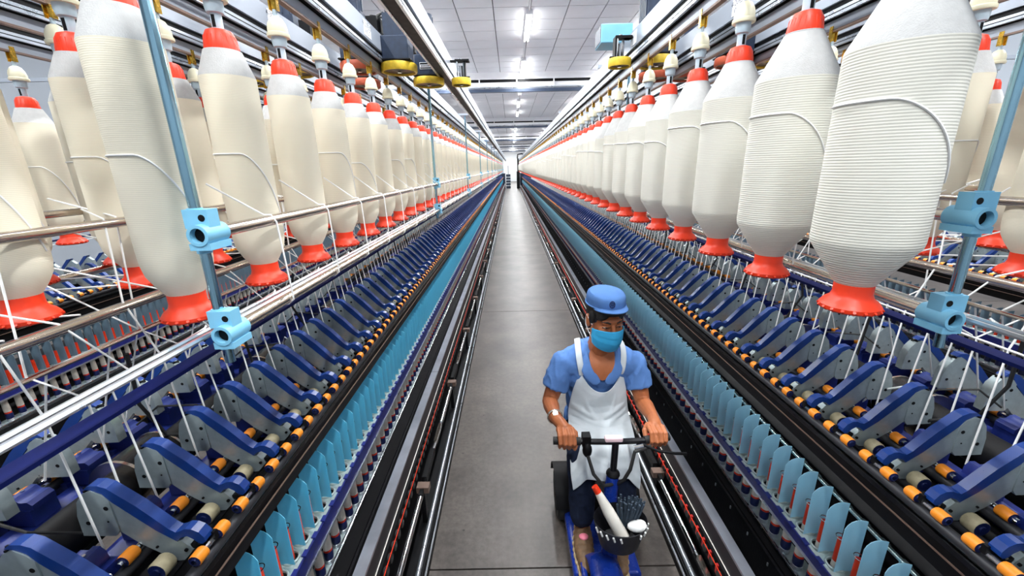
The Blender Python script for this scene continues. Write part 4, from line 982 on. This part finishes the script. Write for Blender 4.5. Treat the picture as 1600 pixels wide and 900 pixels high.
# hair under the cap
b = MB(); ell(b, hp(0,-0.018,0.034), (0.0795,0.096,0.082), HM); ell(b, hp(0,-0.060,-0.010), (0.066,0.050,0.060), HM)
for s_ in (-1,1): ell(b, hp(0.071*s_,0.012,0.018), (0.012,0.020,0.034), HM); ell(b, hp(0.045*s_,0.046,0.052),(0.026,0.030,0.022),HM)
ell(b, hp(-0.040,0.056,0.042),(0.030,0.026,0.018),HM); ell(b, hp(0.012,0.066,0.056),(0.045,0.022,0.013),HM)
hair = remeshed('hair', b, 0.004, 'hair', per, 2)
# cap: crown panels, band, peak, emblem
cv = []; cf = []; n = 40; prof = [(1.05,0.074),(1.055,0.090),(1.04,0.108),(0.99,0.122),(0.90,0.130),(0.50,0.134),(0.02,0.135)]
b = MB()
def ringpts(k, z, extra=0): return [hp((0.081*k+extra)*math.cos(2*math.pi*j/n), -0.010+(0.098*k+extra)*math.sin(2*math.pi*j/n), z+0.010*math.sin(2*math.pi*j/n)*(1 if z < 0.09 else 0.4)) for j in range(n)]
for i in range(len(prof)-1):
    b.add(ringpts(*prof[i])+ringpts(*prof[i+1]), [(j,(j+1)%n,n+(j+1)%n,n+j) for j in range(n)], 'cap_blue', True)
b.add(ringpts(1.05,0.074)+ringpts(1.0,0.076), [(j,n+j,n+(j+1)%n,(j+1)%n) for j in range(n)], 'cap_blue', True)
cap = child('cap', b, label='light blue work cap with round navy emblem')
b = MB(); b.tube(ringpts(1.055,0.076,0.001), 0.0032, 'cap_blue', 6, closed=True); child('cap_band', b, parent=cap)
b = MB(); vs = []; na, nr = 17, 6
for i in range(na):
    a = R(28+124*i/(na-1))
    for j in range(nr):
        t = j/(nr-1); ext = 0.038*t*max(0.0,math.sin((a-R(28))/R(124)*math.pi))**0.6
        vs.append(hp((0.0855+ext*0.5)*math.cos(a), -0.010+(0.1035+ext*1.0)*math.sin(a), 0.079+0.010*math.sin(a)-0.001*t-0.015*t*abs(math.cos(a))**2))
fs = [(i*nr+j,i*nr+j+1,(i+1)*nr+j+1,(i+1)*nr+j) for i in range(na-1) for j in range(nr-1)]
b.add(vs,fs,'cap_blue',True); o = child('cap_peak', b, parent=cap); sd = o.modifiers.new('s','SOLIDIFY'); sd.thickness = 0.0035; sd.offset = 0
def capfront(u, v):    # point on the front of the crown, u across, v up
    a = R(101)-u/0.098; z = 0.107+v; k = 1.055 if z < 0.096 else 1.055-(z-0.096)*1.9
    return hp(0.081*k*math.cos(a), -0.010+0.098*k*math.sin(a)+0.0022, z+0.006)
b = MB(); b.tube([capfront(0.0130*math.cos(t),0.0150*math.sin(t)) for t in [2*math.pi*i/20 for i in range(20)]],0.0020,'emblem',5,closed=True)
for pts in (((0,-0.013),(0,0.013)),((-0.006,-0.008),(-0.006,0.009)),((0.006,-0.008),(0.006,0.009)),((-0.009,0.003),(0.0,-0.004),(0.009,0.003)),((-0.006,0.009),(0,0.004),(0.006,0.009))):
    b.tube([capfront(u,v) for u, v in pts],0.0014,'emblem',5)
child('cap_emblem', b, parent=cap, label='round navy emblem')
# face mask with pleats and ear loops
b = MB(); nu, nv = 21, 23; vs = []
for i in range(nu):
    u = -1+2*i/(nu-1)
    for j in range(nv):
        v = j/(nv-1); a = u*R(82)
        z = -0.024-0.086*v+0.016*(1-u*u)*(1-v) - 0.010*v*(1-u*u)
        rad = 0.016*math.exp(-(u/0.40)**2)*math.sin(math.pi*min(1,v*0.8+0.15))+0.0035*(1-u*u)*((3.6*v) % 1.0)
        wx = 0.072-0.016*max(0,v-0.5); dy = 0.097+rad-0.020*max(0,v-0.62)*2
        vs.append(hp(wx*math.sin(a), 0.012+dy*max(0.0,math.cos(a))**0.8, z*(1-0.10*u*u)-0.004*u*u))
fs = [(i*nv+j,i*nv+j+1,(i+1)*nv+j+1,(i+1)*nv+j) for i in range(nu-1) for j in range(nv-1)]
b.add(vs,fs,'mask',True); mk = child('face_mask', b); sd = mk.modifiers.new('s','SOLIDIFY'); sd.thickness = 0.003; sd.offset = 1
for s_ in (-1,1):
    b = MB(); b.tube([hp(0.0705*s_,0.024,-0.014),hp(0.080*s_,0.010,0.008),hp(0.084*s_,-0.012,0.020),hp(0.083*s_,-0.024,0.000)],0.0018,'mask_white',5)
    b.tube([hp(0.062*s_,0.026,-0.092),hp(0.076*s_,0.008,-0.060),hp(0.084*s_,-0.016,-0.030),hp(0.083*s_,-0.024,0.000)],0.0018,'mask_white',5)
    child('ear_loop', b, parent=mk)

# shirt: torso and short sleeves
b = MB()
ell(b, (0.412,1.848,0.82),(0.170,0.108,0.135)); ell(b, (0.412,1.875,0.66),(0.152,0.112,0.17)); ell(b, (0.410,1.895,0.53),(0.160,0.120,0.10))
limb(b, [(0.290,1.838,0.885),(0.350,1.842,0.918),(0.412,1.85,0.925),(0.470,1.842,0.912),(0.540,1.838,0.872)], [0.066,0.070,0.074,0.070,0.066])
for SH, EL, tip in ((SHL,ELL,0.66),(SHR,ELR,0.60)):
    e = [SH[i]*(1-tip)+EL[i]*tip for i in range(3)]
    b.tube([(0.5*(SH[0]+0.412),SH[1],SH[2]),SH,[SH[i]*0.6+e[i]*0.4 for i in range(3)],e],0.06,'skin',18,True,[0.070,0.066,0.064,0.064]); b.ball(SH,0.063,'skin',14)
shirt = remeshed('shirt', b, 0.0055, 'shirt', per, 5)
from mathutils import noise
def wrinkle(o, sc, amp):
    me = o.data; me.update()
    ns = [v.normal.copy() for v in me.vertices]
    for v, n_ in zip(me.vertices, ns):
        p = v.co; q = Vector((p.x*sc*1.5, p.y*sc, p.z*sc*0.7))
        w = 1-2*abs(noise.noise(q)); v.co = p+n_*amp*(w*abs(w))
    me.update()
wrinkle(shirt, 17, 0.0050)
# V of bare chest: a skin coloured insert is part of the body, the collar lies round it
b = MB(); 
# collar wings
def quad_sheet(rows, m, b): 
    k = len(rows[0]); vs = [p for r_ in rows for p in r_]
    b.add(vs, [(i*k+j,i*k+j+1,(i+1)*k+j+1,(i+1)*k+j) for i in range(len(rows)-1) for j in range(k-1)], m, True)
for s_ in (-1,1):
    X = lambda x: 0.412+s_*x
    rows = [[(X(0.020),1.905,0.985),(X(0.022),1.915,0.955),(X(0.022),1.922,0.925)],
            [(X(0.066),1.865,0.992),(X(0.078),1.868,0.965),(X(0.092),1.870,0.940)],
            [(X(0.074),1.800,0.972),(X(0.092),1.790,0.945),(X(0.110),1.785,0.915)],
            [(X(0.058),1.745,0.920),(X(0.078),1.738,0.890),(X(0.098),1.742,0.862)],
            [(X(0.026),1.725,0.862),(X(0.050),1.722,0.838),(X(0.074),1.730,0.826)],
            [(X(0.004),1.722,0.822),(X(0.020),1.722,0.806),(X(0.036),1.727,0.800)]]
    quad_sheet(rows,'shirt',b)
col = child('collar', b, parent=shirt); sd = col.modifiers.new('s','SOLIDIFY'); sd.thickness = 0.008; sd.offset = 0; sb = col.modifiers.new('u','SUBSURF'); sb.levels = 2; sb.render_levels = 2
b = MB(); vs = [(0.352,1.760,0.935),(0.472,1.760,0.935),(0.470,1.735,0.905),(0.354,1.735,0.905),(0.450,1.724,0.865),(0.374,1.724,0.865),(0.412,1.7225,0.812)]
b.add([(0.350,1.778,0.975),(0.474,1.778,0.975)]+vs,[(0,1,3,2),(2,3,4,5),(5,4,6,7),(7,6,8)],'skin',True); o = child('bare_chest', b, parent=body); sb = o.modifiers.new('u','SUBSURF'); sb.levels = 2; sb.render_levels = 2
# apron: bib, skirt over the lap, straps
b = MB(); rows = []
path = [(1.728,0.770,0.112),(1.728,0.745,0.124),(1.732,0.715,0.136),(1.738,0.680,0.142),(1.738,0.645,0.148),(1.730,0.612,0.152),(1.700,0.588,0.154),(1.640,0.578,0.157),(1.575,0.568,0.158),(1.530,0.545,0.158),(1.508,0.505,0.155),(1.498,0.460,0.150)]
nx = 49; NR = 45
def crease(u, v, u0, v0, u1, v1, w, amp):
    """height of a soft ridge along a line drawn on the cloth"""
    du, dv = u1-u0, v1-v0; t = max(0, min(1, ((u-u0)*du+(v-v0)*dv)/(du*du+dv*dv)))
    d = math.hypot(u-u0-t*du, (v-v0-t*dv)); return amp*math.exp(-(d/w)**2)*math.sin(math.pi*(0.15+0.7*t))
CR = [(-0.95,0.30,0.05,0.47,0.035,0.013),(0.95,0.27,0.0,0.44,0.035,0.012),(-0.85,0.42,0.25,0.53,0.03,0.010),(0.9,0.38,0.2,0.50,0.03,0.011),(-0.55,0.22,-0.2,0.42,0.035,0.007),
      (0.55,0.16,0.35,0.36,0.04,0.006),(-0.9,0.52,-0.1,0.60,0.03,0.009),(0.9,0.50,0.3,0.60,0.03,0.009),(-0.5,0.70,-0.62,0.95,0.05,0.008),(0.1,0.72,0.15,0.98,0.05,-0.008),(0.6,0.70,0.62,0.97,0.04,0.007)]
for i in range(NR):
    f = i/(NR-1)*(len(path)-1); k = min(int(f), len(path)-2); t = f-k; t = t*t*(3-2*t)*0.4+t*0.6
    yv, zv, hw = [path[k][q]*(1-t)+path[k+1][q]*t for q in range(3)]
    r_ = []; v = i/(NR-1)
    for j in range(nx):
        u = -1+2*j/(nx-1)
        lap = max(0, min(1, (f-6)/3.0)); top = max(0, 1-f/3.0)
        fold = sum(crease(u, v, *c_) for c_ in CR)+0.003*math.sin(6*u+f*1.1+0.8)
        y_ = yv+0.055*u*u*(1-lap)-fold*(1-0.6*lap)+0.05*lap*max(0,abs(u)-0.8)
        z_ = zv+top*0.092*abs(u)**2.2+0.005*math.sin(7*u+1.3*f)*(0.2+lap)*max(0,min(1,f-3))-lap*0.055*max(0,abs(u)-0.62)/0.38-lap*0.012*math.cos(2*math.pi*u)+fold*(0.25+0.75*lap)
        r_.append((0.412-0.012*lap+hw*u*(1-0.10*top*abs(u)), y_-0.010*top, z_))
    rows.append(r_)
quad_sheet(rows,'apron',b); ap = child('apron', b); sd = ap.modifiers.new('s','SOLIDIFY'); sd.thickness = 0.004; sd.offset = 0; sb = ap.modifiers.new('u','SUBSURF'); sb.levels = 1; sb.render_levels = 2
for s_ in (-1,1):
    X = lambda x: 0.412+s_*x
    b = MB(); rows = []
    for (x, yv, zv) in ((0.092,1.762,0.838),(0.096,1.752,0.868),(0.104,1.757,0.905),(0.108,1.778,0.948),(0.108,1.820,0.984),(0.100,1.880,0.985),(0.092,1.935,0.945)):
        rows.append([(X(x-0.0145),yv-0.001,zv+0.003),(X(x),yv-0.004,zv+0.002),(X(x+0.0145),yv-0.001,zv-0.004)])
    quad_sheet(rows,'apron',b); o = child('apron_strap', b, parent=ap); sd = o.modifiers.new('s','SOLIDIFY'); sd.thickness = 0.003; sb = o.modifiers.new('u','SUBSURF'); sb.levels = 2; sb.render_levels = 2
# trousers
b = MB()
ell(b, (0.410,1.895,0.50),(0.158,0.118,0.095))
for s_, x0, x1 in ((-1,0.345,0.300),(1,0.478,0.490)):
    limb(b, [(x0,1.88,0.495),(x1,1.615,0.498)], [0.085,0.066]); limb(b, [(x1,1.605,0.492),(x1+0.002*s_,1.565,0.37),(x1+0.004*s_,1.530,0.245)], [0.064,0.060,0.056])
wrinkle(remeshed('trousers', b, 0.006, 'jeans', per, 4), 15, 0.005)
# shoes
for s_, x0, tilt in ((-1,0.302,-0.10),(1,0.432,-0.05)):
    x0 = x0 if s_ < 0 else 0.448
    b = MB(); zb = 0.132
    for t in range(9):
        u = t/8; yv = 1.545-0.215*u; xx = x0+tilt*0.20*u
        wd = 0.034+0.012*math.sin(math.pi*min(1,u*1.15))-0.012*max(0,u-0.8)*5*0.6; hh = 0.050-0.022*u
        ell(b, (xx,yv,zb+0.012+hh*0.55), (wd,0.034,hh*0.75+0.004))
    ell(b, (x0,1.540,zb+0.055),(0.036,0.042,0.040))
    sh = remeshed('shoe', b, 0.004, 'shoe', per, 3)
    b = MB(); k = 24; ys_ = []
    b2 = MB()
    for t in range(9):
        u = t/8; yv = 1.555-0.235*u; xx = x0+tilt*0.21*u; wd = 0.038+0.013*math.sin(math.pi*min(1,u*1.15))-0.012*max(0,u-0.8)*5*0.6
        ell(b2, (xx,yv,zb+0.006),(wd,0.034,0.012))
    so = remeshed('shoe_sole', b2, 0.004, 'shoe_tan', sh, 2)
    b = MB(); ell2 = MB()
    xx = x0+tilt*0.2
    if s_ < 0: ell(ell2, (x0-0.008,1.455,zb+0.063),(0.022,0.024,0.010),Matrix.Rotation(R(-14),3,'X')); b.add(ell2.v, ell2.f, 'pink', True); child('shoe_label', b, parent=sh, label='pink label on the shoe tongue')
    e3 = MB(); ell(e3, (xx,1.352,zb+0.030),(0.026,0.026,0.018)); b = MB(); b.add(e3.v,e3.f,'shoe_tan',True); child('toe_cap', b, parent=sh)
# wrist watch
d = (Vector(WRL)-Vector(ELL)).normalized(); cw = Vector(WRL)-d*0.012
u = d.cross(Vector((0,0,1))).normalized(); v = u.cross(d)
b = MB(); b.tube([cw+(u*math.cos(a)+v*math.sin(a))*0.0315 for a in [2*math.pi*i/24 for i in range(24)]],0.0052,'watch',6,closed=True); wt = child('wrist_watch', b)
b = MB(); nrm = (v*0.8-d*-0.2-Vector((0,0.4,0))).normalized(); b.tube([cw+nrm*0.028,cw+nrm*0.036],0.0125,'watch',16); b.tube([cw+nrm*0.0355,cw+nrm*0.0368],0.0095,'sticker',16); child('watch_face', b, parent=wt)

# ------------------------------------------------------------------ far end of the aisle
t = empty('control_pillar', (0.66,38.2,0), 'dark control pillar with a curved arm at the far right end of the aisle', 'pillar')
b = MB(); b.box(-0.14,0.14,-0.1,0.1,0,1.5,'black'); b.box(-0.08,0.08,-0.08,0.08,1.5,2.6,'black'); part('pillar', b, t)
b = MB(); b.tube([(-0.05,0,2.6),(-0.02,0,2.95),(0.35,0,3.0),(0.75,0,2.75),(0.9,0,2.7)],0.06,'black',8); part('curved_arm', b, t)
t = empty('trolley', (-0.24,38.95,0), 'dark slatted trolley at the far left end of the aisle', 'trolley')
b = MB(); b.box(-0.2,0.2,-0.2,0.2,0,1.25,'motor'); b.box(-0.02,0.02,-0.02,0.02,1.25,2.0,'black'); part('trolley_body', b, t)
b = MB()
for k in range(4): b.box(-0.21,0.21,-0.21,-0.2,0.2+0.25*k,0.3+0.25*k,'alu')
part('slat', b, t)
